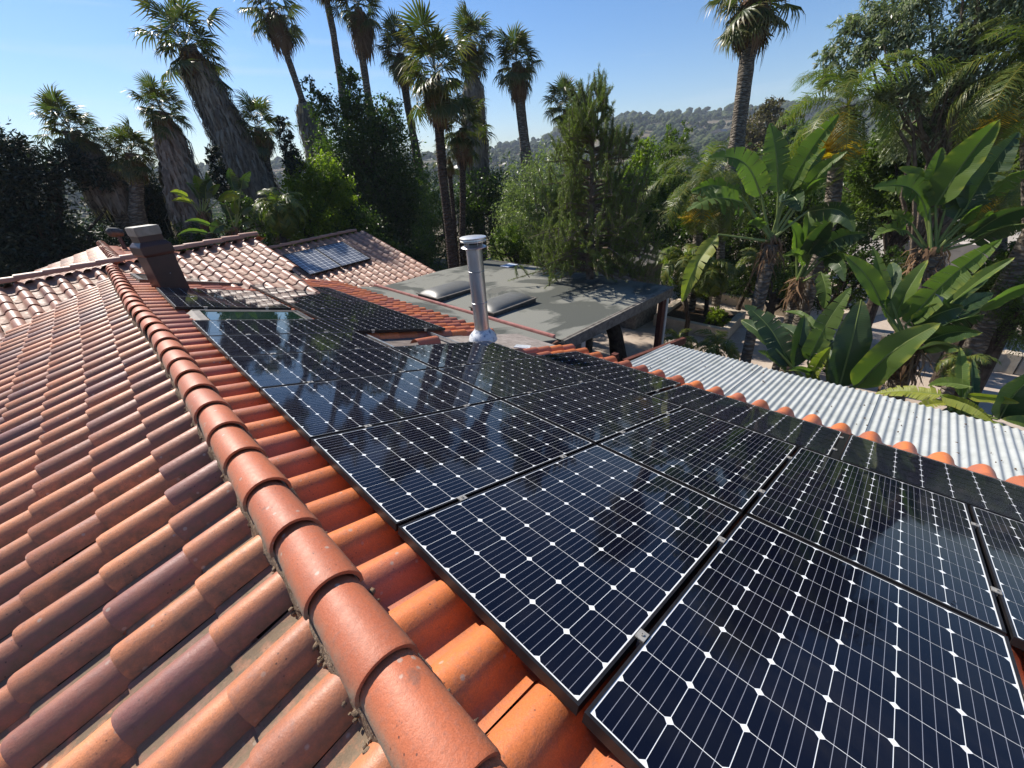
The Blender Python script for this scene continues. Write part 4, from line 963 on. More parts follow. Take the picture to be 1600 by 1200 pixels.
# --- feather palms
def feather_leaf(k, L=2.6, drop=1.0, w=.34, yellow=0.0, nl=56):
    g = np.random.default_rng(1300 + k); V = []; F = []; T = []; pts = []
    for i in range(nl + 6):
        t = i / (nl + 5); a = R(50) - R(50 + 75 * drop) * t ** 1.1
        if i == 0: p = np.zeros(3)
        else: p = pts[-1] + np.array([0, math.cos(a), math.sin(a)]) * L / (nl + 5)
        pts.append(p)
    pts = np.array(pts)
    for i in range(len(pts) - 1):
        b = len(V); r = .018 * (1 - i / len(pts)) + .004
        V += [pts[i] - (r, 0, 0), pts[i] + (r, 0, 0), pts[i + 1] + (r, 0, 0), pts[i + 1] - (r, 0, 0)]; F += [(b, b + 1, b + 2, b + 3)]; T += [(.9, 1, max(.2, yellow))] * 4
    for i in range(6, len(pts) - 1):
        t = (i - 6) / nl; l = w * 2 * math.sin(math.pi * min(.97, .12 + t * .86)) ** .55
        d = pts[i + 1] - pts[i]; d = d / np.linalg.norm(d)
        for s in (-1, 1):
            o = np.array([s * 1.0, 0, 0]) + d * .65 + np.array([0, 0, g.uniform(-.25, .45)]); o /= np.linalg.norm(o)
            ll = l * g.uniform(.75, 1.15); q = pts[i]; m = q + o * ll * .5 + np.array([0, 0, -.06 * ll]); e = q + o * ll * .85 + np.array([0, 0, -.45 * ll])
            wd_ = d * .012; b = len(V)
            V += [q - wd_, q + wd_, m + wd_ * 1.2, m - wd_ * 1.2, e]; F += [(b, b + 1, b + 2, b + 3), (b + 3, b + 2, b + 4, b + 4)]
            T += [(g.uniform(.1, .9), 1, np.clip(yellow + g.uniform(-.15, .15), 0, 1))] * 5
    return tri_from_mixed('frond', [tuple(v) for v in V], F, L_FEATH, T)
FEA = [feather_leaf(i, 2.6, d) for i, d in enumerate((.7, .9, 1.1, 1.3))]
FEA_Y = [feather_leaf(10 + i, 2.2, 1.75, .34, 1.0) for i in range(2)]
FEA_S = [feather_leaf(20 + i, .9, .9 + .2 * i, .13, 0, 30) for i in range(3)]
def feather_palm(label, crown, D, r_px, foot, tr, n=18, meshes=None, base=2.6, elmin=-35, elmax=80, yellow=0, group='feather palms in the garden', bark=None, cat='palm tree', name='feather_palm'):
    c = at(*crown, D); f = at(foot[0], foot[1], D + (foot[2] if len(foot) > 2 else 0))
    gz = float(ground_z(np.array(f[0]), np.array(f[1])))
    rad = r_px * (CI @ c)[2] / 630.0; sc = rad / (base * .78); meshes = meshes or FEA
    t = empty(name, (f[0], f[1], gz), label, cat, group)
    MB().tube([(f[0], f[1], gz - .05), tuple(f), tuple(f * .5 + c * .5 + rng.normal(0, .04, 3)), tuple(c)], [tr * 1.2, tr * 1.1, tr, tr * .9], 10).build('trunk', bark or M_PALM, t, smooth=True)
    inv = world_of(t).inverted()
    for i in range(n + yellow):
        u = i / max(1, n - 1); el = elmax - (elmax - elmin) * u + rng.uniform(-8, 8); me = meshes[int(rng.integers(len(meshes)))]
        if i >= n: el = rng.uniform(-62, -35); me = FEA_Y[i % 2]
        s_ = sc * rng.uniform(.85, 1.1)
        M = Matrix.Translation(tuple(c)) @ Matrix.Rotation(R(i * 137.5 + rng.uniform(-12, 12)), 4, 'Z') @ Matrix.Rotation(R(el - 40), 4, 'X') @ Matrix.Rotation(rng.uniform(-.3, .3), 4, 'Y')
        o = bpy.data.objects.new('frond', me); COL.objects.link(o); o.parent = t; o.matrix_parent_inverse = inv; o.matrix_basis = M @ Matrix.Diagonal((s_, s_, s_, 1))
    return t
feather_palm('feather palm with drooping yellow lower fronds right of the tall patchy trunk', (1325, 165), 12.4, 105, (1300, 330), .15, 18, yellow=9)
feather_palm('bushy feather palm left of the tall patchy trunk, lower fronds yellowing', (1098, 285), 16, 82, (1085, 440), .15, 20, yellow=4)
feather_palm('second feather palm trunk beside the bushy one, half hidden by paddle leaves', (1135, 300), 16.5, 60, (1125, 440), .13, 12, yellow=1)
feather_palm('feather palm at the right edge with pale green drooping fronds', (1610, 105), 13, 120, (1620, 360), .17, 20, yellow=2)
feather_palm('feather palm behind the right paddle plant with yellow green fronds', (1560, 285), 15, 70, (1560, 400), .13, 16, yellow=3)
SM = dict(meshes=FEA_S, base=.9, group='small date palms in the planters')
feather_palm('small date palm with two stems in the front planter', (1112, 425), 15.5, 42, (1102, 500), .07, 26, bark=M_BARKD, **SM)
feather_palm('small date palm with a slanting trunk in the back planter', (1188, 412), 17, 36, (1155, 478), .08, 26, bark=M_BARKD, **SM)
feather_palm('small date palm beside the corner of the flat roof', (1070, 408), 14, 46, (1075, 500), .07, 24, bark=M_BARKD, **SM)
feather_palm('tuft of feathery leaves on the paving beyond the corrugated roof, left one', (1060, 535), 12, 34, (1060, 560), .04, 18, bark=M_BARKD, **SM)
feather_palm('tuft of feathery leaves on the paving beyond the corrugated roof, right one', (1120, 545), 11.5, 40, (1120, 570), .04, 20, bark=M_BARKD, **SM)
feather_palm('dark cycad like palm in front of the yellow green bush on the left', (437, 325), 19.5, 42, (442, 372), .12, 24, bark=M_BARKD, meshes=FEA_S, base=.9, group='small date palms in the planters')
feather_palm('small spiky palm near the bottom right paddle leaves', (1505, 565), 10, 34, (1505, 600), .04, 16, bark=M_BARKD, **SM)

# --- broadleaf trees and shrubs
tree('juniper_tree', 'big dark juniper filling the left edge above the tiled roof', 'tree', L_JUNI, 23,
     [(15, 235, 30, 0), (40, 280, 50, 0), (-30, 280, 70, 0), (105, 262, 34, .3), (150, 275, 30, .5), (-20, 380, 90, 0), (70, 370, 60, .5), (120, 400, 50, 1), (30, 430, 60, 0), (185, 395, 44, 1)], 42000, .17, 3.2, (60, 400), .28, limbs=40, clump=.22, spread=.8, shell=.4, nclump=1500)
tree('juniper_tree', 'dark wind swept juniper right of the biggest one, in front of the shaggy palms', 'tree', L_JUNI, 26,
     [(190, 285, 30, 0), (225, 300, 34, 0), (255, 325, 32, 0), (205, 345, 34, 0), (165, 320, 22, 0), (270, 365, 34, 0), (225, 390, 40, 0)], 24000, .18, 3.2, (215, 400), .2, limbs=26, clump=.22, spread=.8, shell=.35, nclump=900)
tree('conifer_tree', 'thin dark cypress spire beside the thick leaning palm trunk', 'tree', L_JUNI, 24, [(333, 236, 9, 0), (338, 255, 12, 0), (345, 275, 14, 0), (350, 300, 16, 0)], 4000, .14, 3, (348, 330), .1, limbs=3)
tree('conifer_tree', 'thin dark cypress spire right of the short green palm', 'tree', L_JUNI, 24, [(441, 190, 9, 0), (447, 210, 12, 0), (452, 235, 14, 0), (458, 260, 16, 0)], 4000, .14, 3, (458, 300), .1, limbs=3)
tree('dense_tree', 'tall dark leafy tree in the middle left with pointed tops', 'tree', L_DARK, 29,
     [(485, 135, 12, 0), (497, 155, 15, 0), (510, 180, 20, 0), (540, 110, 12, 0), (547, 130, 16, 0), (552, 160, 24, 0), (560, 200, 40, 0), (610, 165, 16, 0), (606, 190, 26, 0), (600, 230, 45, 0), (545, 250, 50, 0), (620, 280, 50, 0), (570, 310, 60, 0), (640, 330, 44, 0), (520, 340, 50, 0), (600, 370, 60, 0), (655, 385, 36, .5)], 70000, .19, 2.4, (570, 420), .3, limbs=26, clump=.24, shell=.35)
tree('leafy_shrub', 'bright yellow green bush standing before the tall dark tree', 'shrub', L_BRIGHT, 24, [(470, 280, 26, 0), (505, 275, 28, 0), (530, 300, 26, 0), (480, 315, 34, 0), (515, 335, 34, 0), (450, 345, 28, 0), (495, 370, 34, 0), (470, 395, 26, 0)], 22000, .14, 1.9, (490, 400), .08, limbs=16, clump=.2)
tree('leafy_shrub', 'dark shrub right of the bright bush, under the tall dark tree', 'shrub', L_DARK, 24, [(560, 360, 36, 0), (600, 400, 30, 0), (640, 410, 26, 0), (540, 400, 30, 0)], 14000, .14, 2, limbs=8)
tree('leafy_shrub', 'light green shrub seen between the dark tree and the palm trunks', 'shrub', L_MID, 24, [(672, 290, 22, 0), (680, 330, 26, 0), (668, 370, 26, 0), (690, 400, 30, 0), (720, 385, 30, 0), (735, 355, 22, 0)], 12000, .11, 2, limbs=12)
tree('hedge_tree', 'round dark tree behind the steel flue', 'tree', L_DARK, 24, [(745, 300, 34, 0), (785, 300, 30, 0), (760, 340, 40, 0), (730, 330, 26, 0), (800, 345, 34, 0)], 14000, .13, 2, limbs=8)
tree('weeping_tree', 'rounded weeping grey green tree left of the pine', 'tree', L_GREY, 17, [(830, 290, 40, 0), (860, 275, 42, 0), (815, 330, 42, 0), (865, 330, 55, 0), (830, 370, 48, 0), (800, 390, 36, 0), (880, 380, 50, 0), (905, 300, 40, .5)], 26000, .12, 3.4, (850, 400), .12, limbs=30, droop=.7, clump=.16, yellow=0)
tree('leafy_shrub', 'low bright shrub at the far edge of the flat roof', 'shrub', L_MID, 15.5, [(795, 372, 20, 0), (780, 390, 20, 0), (812, 395, 20, 0), (840, 398, 18, 0)], 6000, .10, 2.6, limbs=8)
tree('leafy_tree', 'yellow green slender tree right of the pine', 'tree', L_MID, 22, [(1060, 215, 20, 0), (1045, 245, 26, 0), (1030, 280, 30, 0), (1055, 300, 32, 0), (1075, 330, 30, 0), (1040, 350, 36, 0), (1020, 390, 30, 0)], 16000, .13, 2.2, (1045, 400), .12, limbs=16)
tree('leafy_tree', 'bright topped tree between the pine and the yellow green one', 'tree', L_BRIGHT, 26, [(1010, 240, 20, 0), (1000, 270, 24, 0), (1020, 300, 24, 0), (985, 300, 24, 0)], 9000, .15, 2.2, limbs=8)
tree('dense_tree', 'dark tree behind the pine on its right side', 'tree', L_DARK, 20, [(985, 290, 26, 0), (1000, 330, 34, 0), (970, 350, 40, 0), (1010, 380, 34, 0), (990, 410, 30, 0)], 14000, .12, 2, limbs=10)
tree('dense_tree', 'dark tree behind the feather palms', 'tree', L_DARK, 19, [(1100, 350, 40, 0), (1075, 390, 40, 0), (1140, 370, 40, 0), (1180, 370, 34, 0), (1110, 420, 40, 0), (1160, 425, 34, 1), (1215, 400, 30, 1)], 18000, .12, 2, limbs=10)
tree('leafy_tree', 'brownish grey tree in the distance right of the patchy palm trunk', 'tree', leaf_mat('dry_leaf', (.10, .08, .05), (.17, .14, .09), .3, .6), 48, [(1205, 175, 18, 0), (1190, 205, 26, 0), (1225, 205, 26, 0), (1200, 240, 30, 0), (1170, 235, 22, 0)], 12000, .26, 1.8, limbs=8)
tree('leafy_tree', 'pale leafed tree behind the tall paddle plant', 'tree', L_GREY, 22, [(1215, 250, 30, 0), (1250, 240, 30, 0), (1200, 290, 34, 0), (1260, 290, 40, 0), (1240, 215, 22, 0), (1290, 250, 30, 0)], 16000, .14, 2.4, limbs=12)
tree('big_tree', 'large airy tree with narrow grey green leaves filling the top right corner', 'tree', L_ASH, 13.5,
     [(1330, 40, 26, 0), (1300, 85, 22, 0), (1290, 125, 20, 0), (1370, 20, 34, 0), (1350, 80, 34, 0), (1410, 60, 44, 0), (1440, -10, 60, 0), (1480, 90, 50, 0), (1540, 30, 60, 0), (1600, -30, 70, 0), (1620, 60, 60, 0), (1420, 140, 44, 0), (1500, 160, 44, .5), (1560, 130, 50, 0), (1380, 150, 30, 0), (1330, 120, 24, 0), (1460, 200, 36, .5), (1410, 215, 36, 1), (1700, 60, 90, 0), (1580, -130, 100, 0)],
     50000, .12, 4.2, (1500, 300, .5), .11, bark=M_BARK, limbs=46, clump=.13, droop=.75, shell=.1, nclump=3200)
tree('dense_tree', 'dark undergrowth tree below the airy top right tree', 'tree', L_MID, 17, [(1390, 230, 40, 0), (1440, 250, 44, 0), (1350, 260, 30, 0), (1500, 250, 44, 0), (1400, 300, 40, 0), (1340, 310, 34, 1), (1560, 230, 40, 0), (1450, 310, 40, 0), (1600, 200, 50, 0)], 28000, .13, 2.6, limbs=20, shell=.4)
tree('leafy_shrub', 'dry scrubby bush on the ground behind the paddle plants', 'shrub', L_GREY, 24, [(1310, 320, 30, 0), (1350, 350, 30, 0), (1290, 360, 26, 0), (1250, 350, 30, 0), (1390, 345, 24, 0)], 12000, .13, 2, limbs=10)
tree('leafy_shrub', 'dark shrub bed under the right hand paddle plant', 'shrub', L_DARK, 14.5, [(1350, 440, 26, 0), (1320, 410, 24, 0), (1390, 420, 30, 0), (1300, 445, 20, 0), (1240, 440, 22, .5)], 9000, .08, 2, limbs=8)
tree('leafy_shrub', 'wispy dark green shrub at the right edge above the paving', 'shrub', L_MID, 13, [(1580, 430, 26, 0), (1600, 470, 36, 0), (1570, 480, 24, 0), (1610, 520, 30, 0)], 12000, .06, 4, limbs=10, clump=.25)
tree('leafy_shrub', 'small leafy plant growing in the front planter', 'shrub', L_BRIGHT, 14.6, [(1118, 493, 12, 0), (1130, 498, 9, 0), (1108, 500, 8, 0)], 1800, .08, 1.8, limbs=6)
tree('leafy_shrub', 'low green shrub in the dark bed behind the tall paddle plant', 'shrub', L_MID, 18, [(1215, 440, 18, 0), (1200, 455, 14, 0), (1225, 425, 16, 0)], 3500, .09, 2.2, limbs=6)
tree('leafy_shrub', 'shrub behind the chimney at the foot of the leaning palm', 'shrub', L_DARK, 21, [(300, 385, 30, 0), (345, 380, 30, 0), (390, 350, 30, 0), (410, 385, 24, 0), (270, 400, 24, 0), (370, 320, 20, 0)], 10000, .11, 2, limbs=8)
tree('dense_tree', 'dark leafy mass filling the garden between the feather palms and the tall paddle plant', 'tree', L_DARK, 20, [(1240, 330, 40, 0), (1290, 345, 40, 0), (1200, 345, 34, 0), (1330, 350, 34, 0), (1260, 380, 36, 0), (1330, 390, 30, 0), (1150, 330, 30, 0)], 22000, .12, 2.2, limbs=14)
tree('leafy_shrub', 'mixed green shrubs on the far side of the driveway at the right edge', 'shrub', L_MID, 22, [(1390, 330, 30, 0), (1440, 345, 34, 0), (1500, 340, 34, 0), (1560, 335, 34, 0), (1610, 330, 34, 0), (1350, 330, 26, 0)], 20000, .12, 2.4, limbs=14)
tree('leafy_shrub', 'low dark ground plants between the planters and the paddle leaved trunks', 'shrub', L_DARK, 15.5, [(1250, 470, 20, 0), (1290, 470, 22, 0), (1320, 480, 20, 0), (1200, 430, 22, 1), (1230, 460, 16, 0), (1050, 455, 18, -1), (1160, 445, 20, 1)], 9000, .08, 2.2, limbs=8)
tree('leafy_shrub', 'dark bushy shrub behind the right hand clump, beside the shaded wall', 'shrub', L_DARK, 13.5, [(1530, 430, 24, 0), (1560, 450, 26, 0), (1540, 480, 20, 0), (1500, 455, 20, 0), (1590, 400, 22, 1)], 9000, .08, 2.2, limbs=8)
# near trunk under the annex eave
dt = empty('dark_tree_trunk', (9.2, 6.4, GZ), 'dark leaning tree trunk standing in the shade below the flat roof corner', 'tree')
MB().tube([(9.3, 5.3, GZ), (9.2, 5.5, -4.3), (9.5, 6.2, -3.2)], [.26, .2, .2], 12).build('trunk', M_BARKD, dt, smooth=True)

# --- pine with upright candles
pine = empty('pine_tree', tuple(at(920, 500, 11.6) * np.array([1, 1, 0]) + np.array([0, 0, GZ])), 'loose green pine with upright candle shoots leaning over the flat roof', 'tree')
pb = at(922, 430, 11.6); pt = at(928, 150, 11.6)
mb = MB(); mb.tube([(pb[0], pb[1], GZ), tuple(pb), tuple((pb + pt) / 2), tuple(pt)], [.15, .12, .07, .015], 8)
NP, ND = [], []
def shoot(a, b, r0, n):
    limb(mb, a, b, r0, .006, .05, 5)
    for q in range(n):
        t = rng.uniform(.25, 1.03); p = a + (b - a) * t + np.array([0, 0, .06 * np.linalg.norm(b - a) * math.sin(math.pi * t)]) + rng.normal(0, .02, 3); NP.append(p); ND.append((b - a) / np.linalg.norm(b - a))
for i in range(175):
    u = rng.uniform(0, 1) ** .8; z = pt[2] * (1 - u) + (pb[2] + .25) * u; base = pt * (1 - u) + pb * u
    rad = .12 + 2.15 * u ** .68 * rng.uniform(.55, 1.05); a = rng.uniform(0, 2 * np.pi)
    d = np.array([math.cos(a), math.sin(a), 0]); e = base + d * rad + np.array([0, 0, .25 * rad - .32 * u * rad]); e[2] = max(e[2], -2.72)
    shoot(base, e, .03, 230)
    for k in range(6):
        s = base + (e - base) * rng.uniform(.35, 1); L_ = rng.uniform(.25, .6); f_ = s + d * .15 * L_ + rng.normal(0, .12, 3) + np.array([0, 0, L_ * rng.uniform(.6, 1.15)]); shoot(s, f_, .012, 135)
for px_, py_, L_ in ((921, 118, 1.1), (945, 120, 1.2), (958, 172, .9), (905, 140, .8), (890, 165, .8), (935, 150, .8), (975, 210, .7), (872, 215, .7)):
    e = at(px_, py_, 11.6 + rng.uniform(-.4, .4)); shoot(e - np.array([0, 0, L_]) + rng.normal(0, .05, 3), e, .015, 110)
NP = np.array(NP); ND = np.array(ND)
V, F, T = leaves_np(NP, ND * .9, .095, 12, .0, .05, .8)
put('needles', mesh_np('needles', V, F, L_PINE, T), pine); mb.build('trunk', M_BARK, pine)

# --- giant paddle leaved plants (bird of paradise / banana like)
def paddle(parent, A, B, width, twist=0.0, bulge=0.12, fold=.46, torn=0, mat=None, curl=0.0, side=0.0, name='leaf'):
    A = np.array(A, float); B = np.array(B, float); L = np.linalg.norm(B - A); T0 = (B - A) / L
    upv = np.array([0, 0, 1.0]); up = upv - T0 * (upv @ T0)
    if np.linalg.norm(up) < .2: up = np.cross(T0, [1, 0, 0])
    up /= np.linalg.norm(up); sd_ = np.cross(T0, up)
    n = 26 if not torn else 40; t = np.linspace(0, 1, n)
    P_ = A + (B - A) * t[:, None] + up * (bulge * L * np.sin(np.pi * t ** 1.15))[:, None] + sd_ * (side * L * np.sin(np.pi * t))[:, None]
    Tn = np.gradient(P_, axis=0); Tn /= np.linalg.norm(Tn, axis=1)[:, None]
    face = -((A + B) / 2); face = face / np.linalg.norm(face)
    g = rng
    prof = np.clip(np.minimum(np.clip(t / .14, 0, 1) ** .6, 1), 0, 1) * np.clip((1 - t) / .42, 0, 1) ** .62
    prof = prof * (1 - .12 * t); ph = g.uniform(0, 6)
    rows = []
    for i in range(n):
        f = face - Tn[i] * (face @ Tn[i]); f /= np.linalg.norm(f) + 1e-9
        b = np.cross(Tn[i], f); tw = twist + .25 * math.sin(t[i] * 3 + ph) * (1 - .5 * curl)
        nn = f * math.cos(tw) + b * math.sin(tw); wd_ = np.cross(Tn[i], nn)
        w = width * .5 * prof[i]
        rows.append((P_[i], nn, wd_, w))
    V = []; F = []; UV = []; TT_ = []
    tone = g.uniform(.1, .8)
    def pt(i, s, q, dr=0.0, sh=0.0):
        p, nn, wd_, w = rows[i]; wav = .05 * math.sin(t[i] * 21 + s * 2 + ph) * q * w + .02 * math.sin(t[i] * 57 + ph) * q * w
        a = fold * (1 + curl * q * 1.6)
        return p + wd_ * s * w * q * math.cos(a) + nn * (w * q * math.sin(a) + wav) - upv * dr * q * w + Tn[i] * (sh * w * q + .22 * w * q)
    qs = (0, .34, .68, 1.0)
    if not torn:
        for s in (-1, 1):
            b = len(V)
            for i in range(n):
                for q in qs: V.append(pt(i, s, q)); UV.append((t[i] * L, q)); TT_.append((tone + .1 * q, 1, (.5 if q > .9 and g.random() < .3 else 0) + (.5 if t[i] > .94 else 0)))
            for i in range(n - 1):
                for k in range(3):
                    f = (b + i * 4 + k, b + (i + 1) * 4 + k, b + (i + 1) * 4 + k + 1, b + i * 4 + k + 1); F.append(f if s > 0 else f[::-1])
    else:
        for s in (-1, 1):
            i = 1
            while i < n - 1:
                m_ = min(n - 1, i + int(g.integers(1, 5))); dr = g.uniform(.1, 1.1) * torn; sh = g.uniform(-.35, .35) * torn; gap = g.random() < .6
                b = len(V)
                for ii in range(i, m_ + 1):
                    for q in qs:
                        pinch = 1 - (.16 * q if gap else 0); mid = (i + m_) / 2
                        pA = pt(ii, s, q, dr * q, sh); pM = pt(int(mid), s, q, dr * q, sh)
                        V.append(pM + (pA - pM) * pinch); UV.append((t[ii] * L, q)); TT_.append((tone + .2 * dr, 1, .3 if q > .9 and g.random() < .3 else 0))
                for k2 in range(m_ - i):
                    for k in range(3):
                        f = (b + k2 * 4 + k, b + (k2 + 1) * 4 + k, b + (k2 + 1) * 4 + k + 1, b + k2 * 4 + k + 1); F.append(f if s > 0 else f[::-1])
                i = m_
    me = mesh_np(name, np.array(V), np.array(F), mat or L_BAN, np.array(TT_), smooth=True)
    uvl = me.uv_layers.new(name='UVMap'); li = np.zeros(len(me.loops), dtype=np.int32); me.loops.foreach_get('vertex_index', li)
    uvl.data.foreach_set('uv', np.array(UV, dtype=np.float32)[li].ravel())
    o = put(name, me, parent)
    mb = MB(); mb.tube([tuple(q - rows[i_][1] * .004) for i_, q in list(enumerate(P_))[::3]] + [tuple(P_[-1])], [.016 * (1 - .85 * k / 14) * min(1.4, max(.5, width / .4)) for k in range(len(P_[::3]) + 1)], 5)
    mr = mb.build('midrib', L_PETI, None, smooth=True); mr.parent = o; mr.matrix_parent_inverse = world_of(o).inverted()
    return o
def stalk(parent, C, A, r=.022, sag=.0):
    C = np.array(C, float); A = np.array(A, float); m1 = C * .6 + A * .4 + np.array([0, 0, sag]); MB().tube([tuple(C), tuple(m1), tuple(A)], [r * 1.7, r * 1.2, r * .8], 7).build('leaf_stalk', L_PETI, parent, smooth=True)
def clump(name, label, D, crown, specs, foot=None, tr=.13, mats=None, fibres=True):
    c = at(*crown, D); gz = GZ + .05
    f = at(foot[0], foot[1], D + foot[2]) if foot else c * 1
    t = empty(name, (f[0], f[1], gz), label, 'plant', 'giant paddle leaved plants')
    MB().tube([(f[0], f[1], gz), (f[0] * .6 + c[0] * .4, f[1] * .6 + c[1] * .4, gz * .55 + c[2] * .45), tuple(c + np.array([0, 0, -.05]))], [tr, tr * .85, tr * 1.15], 10).build('trunk', M_PALM, t, smooth=True)
    if fibres:
        def fn(i):
            a = rng.uniform(0, 2 * np.pi); o = np.array([math.cos(a), math.sin(a), 0]); return c + o * tr * rng.uniform(.3, 1.3) + np.array([0, 0, rng.uniform(-.35, .15)]), o
        hang_strips(170, fn, .38, .02, L_DEADB, 'dry_sheaths', t, .3)
    for s in specs:
        b, e, w = s[0], s[1], s[2]; kw_ = dict(s[3]) if len(s) > 3 else {}
        dA = kw_.pop('dA', 0); dB = kw_.pop('dB', 0)
        A = at(b[0], b[1], D + dA); B = at(e[0], e[1], D + dB)
        if 'torn' not in kw_ and rng.random() < (.7 if D > 9.5 else .3): kw_['torn'] = float(rng.uniform(.08, .32))
        wm = w * (.76 if D < 9.5 else .86) * (CI @ ((A + B) / 2))[2] / 630.0
        stalk(t, c + rng.normal(0, .03, 3), A)
        paddle(t, A, B, wm, **kw_)
    return t
clump('paddle_plant', 'tall paddle leaved plant in the middle of the garden with a torn leaf arching left', 10.2, (1206, 378), [
    ((1216, 302), (1203, 192), 44, dict(twist=.25, dB=.1, bulge=.03, fold=.15)),
    ((1231, 300), (1311, 178), 46, dict(twist=-.2, dB=-.5, bulge=.06, fold=.45)),
    ((1224, 305), (1290, 232), 34, dict(twist=.6, dB=.5, bulge=.05)),
    ((1190, 308), (1106, 247), 46, dict(twist=.5, dB=-.5, bulge=.20, fold=.3, torn=.12)),
    ((1163, 316), (1073, 330), 46, dict(twist=.9, dB=-.7, bulge=.13, torn=.8)),
    ((1158, 308), (1080, 300), 36, dict(twist=.2, dB=.4, bulge=.16, torn=.45)),
    ((1122, 366), (1066, 472), 34, dict(twist=.2, dA=-.3, dB=-.9, bulge=.10, torn=.35, mat=L_BANY)),
    ((1247, 309), (1324, 236), 30, dict(twist=-.3, dB=-.3, bulge=.08, fold=.4)),
    ((1257, 304), (1292, 278), 20, dict(twist=.8, dB=-.6, bulge=.10)),
    ((1225, 300), (1252, 330), 40, dict(twist=.1, dA=.3, dB=-.4, bulge=.10, mat=L_BAND)),
    ((1262, 330), (1335, 362), 40, dict(twist=.5, dB=-.5, bulge=.22, mat=L_BAND, torn=.2)),
    ((1196, 352), (1168, 350), 18, dict(twist=0, dB=-.5, bulge=.1)),
], foot=(1162, 580, -.3))
clump('paddle_plant', 'shorter paddle leaved plant behind and right of the tall one with bright yellow stalks', 11.6, (1248, 440), [
    ((1262, 398), (1300, 345), 40, dict(twist=.5, dB=-.5, bulge=.1, mat=L_BAND)), ((1270, 395), (1355, 365), 44, dict(twist=.3, dB=-.4, bulge=.12, mat=L_BAND)),
    ((1244, 392), (1228, 345), 26, dict(twist=.7, dB=-.3)), ((1258, 385), (1262, 330), 28, dict(twist=.2, dB=.4)),
    ((1276, 405), (1334, 405), 24, dict(twist=.8, dB=-.6, bulge=.15, torn=.3)), ((1283, 425), (1287, 482), 26, dict(twist=.1, dA=-.4, dB=-.7, torn=.5)),
    ((1270, 380), (1330, 318), 34, dict(twist=-.4, dB=.2)), ((1262, 410), (1225, 400), 22, dict(twist=.4, dB=-.6, bulge=.15)),
    ((1290, 400), (1320, 440), 26, dict(twist=.4, dB=-.7, bulge=.15, mat=L_BAND)),
], foot=(1225, 530, 0), tr=.1)
clump('paddle_plant', 'wide paddle leaved plant at the right, pale stalks above brown fibre', 11.2, (1455, 395), [
    ((1462, 322), (1562, 187), 62, dict(twist=-.15, dB=-.3, bulge=.04, fold=.42, mat=L_BAN)),
    ((1452, 322), (1472, 230), 40, dict(twist=.5, dB=.1, bulge=.03, torn=.12)),
    ((1506, 330), (1592, 206), 58, dict(twist=.35, dB=.2, bulge=.05, mat=L_BAND, torn=.2)),
    ((1490, 345), (1545, 262), 62, dict(twist=0, dB=.4, bulge=.05, mat=L_BAND)),
    ((1545, 308), (1612, 262), 34, dict(twist=.8, dB=-.3, bulge=.12, torn=.3)),
    ((1451, 345), (1364, 294), 50, dict(twist=.75, dB=-.5, bulge=.22, torn=.35, mat=L_BAN)),
    ((1443, 303), (1404, 262), 26, dict(twist=.6, dB=-.1, bulge=.12)),
    ((1440, 312), (1432, 262), 24, dict(twist=.4, dB=.3)),
    ((1416, 360), (1364, 375), 30, dict(twist=.8, dB=-.5, bulge=.18, torn=.3)),
    ((1425, 350), (1370, 338), 30, dict(twist=.9, dB=-.2, bulge=.15, torn=.45)),
    ((1512, 372), (1625, 322), 48, dict(twist=.5, dB=-.5, bulge=.12, mat=L_BAND)),
    ((1520, 380), (1608, 350), 36, dict(twist=.7, dB=-.6, bulge=.10, mat=L_BAND)),
    ((1505, 350), (1535, 320), 18, dict(twist=.3, dB=-.4)), ((1530, 352), (1552, 330), 14, dict(twist=.9, dB=-.5)),
    ((1476, 330), (1500, 250), 30, dict(twist=.7, dB=.7)),
], foot=(1470, 470, 0), tr=.2)
clump('paddle_plant', 'low clump of huge upright paddle leaves behind the corrugated roof, further right', 8.9, (1420, 545), [
    ((1415, 508), (1566, 373), 62, dict(twist=-.25, dB=-.2, bulge=.05, fold=.5)),
    ((1490, 470), (1586, 402), 30, dict(twist=-.5, dB=.1, bulge=.04, fold=.5, mat=L_BAN)),
    ((1470, 480), (1555, 420), 36, dict(twist=.5, dB=.4, bulge=.05, mat=L_BAND)),
    ((1396, 500), (1450, 406), 40, dict(twist=-.3, dB=.2, bulge=.06, fold=.5)),
    ((1378, 478), (1319, 398), 40, dict(twist=.5, dB=-.2, bulge=.06, fold=.4)),
    ((1388, 500), (1363, 384), 28, dict(twist=.3, dB=.3, bulge=.03, fold=.5)),
    ((1392, 470), (1392, 410), 30, dict(twist=.1, dB=.6, mat=L_BAND)),
    ((1428, 510), (1506, 478), 60, dict(twist=.45, dB=-.1, bulge=.06, mat=L_BAND)),
    ((1450, 520), (1538, 492), 50, dict(twist=.7, dB=-.3, bulge=.06, mat=L_BAND)),
    ((1440, 535), (1535, 520), 46, dict(twist=.5, dB=-.6, bulge=.08, mat=L_BAND)),
    ((1430, 548), (1500, 548), 44, dict(twist=.8, dB=-.8, bulge=.1, mat=L_BAND)),
    ((1470, 500), (1552, 458), 40, dict(twist=.2, dB=.5, bulge=.05, mat=L_BAND)),
    ((1530, 486), (1640, 440), 30, dict(twist=.5, dB=-.5, bulge=.08)),
], foot=(1420, 600, .2), tr=.14)
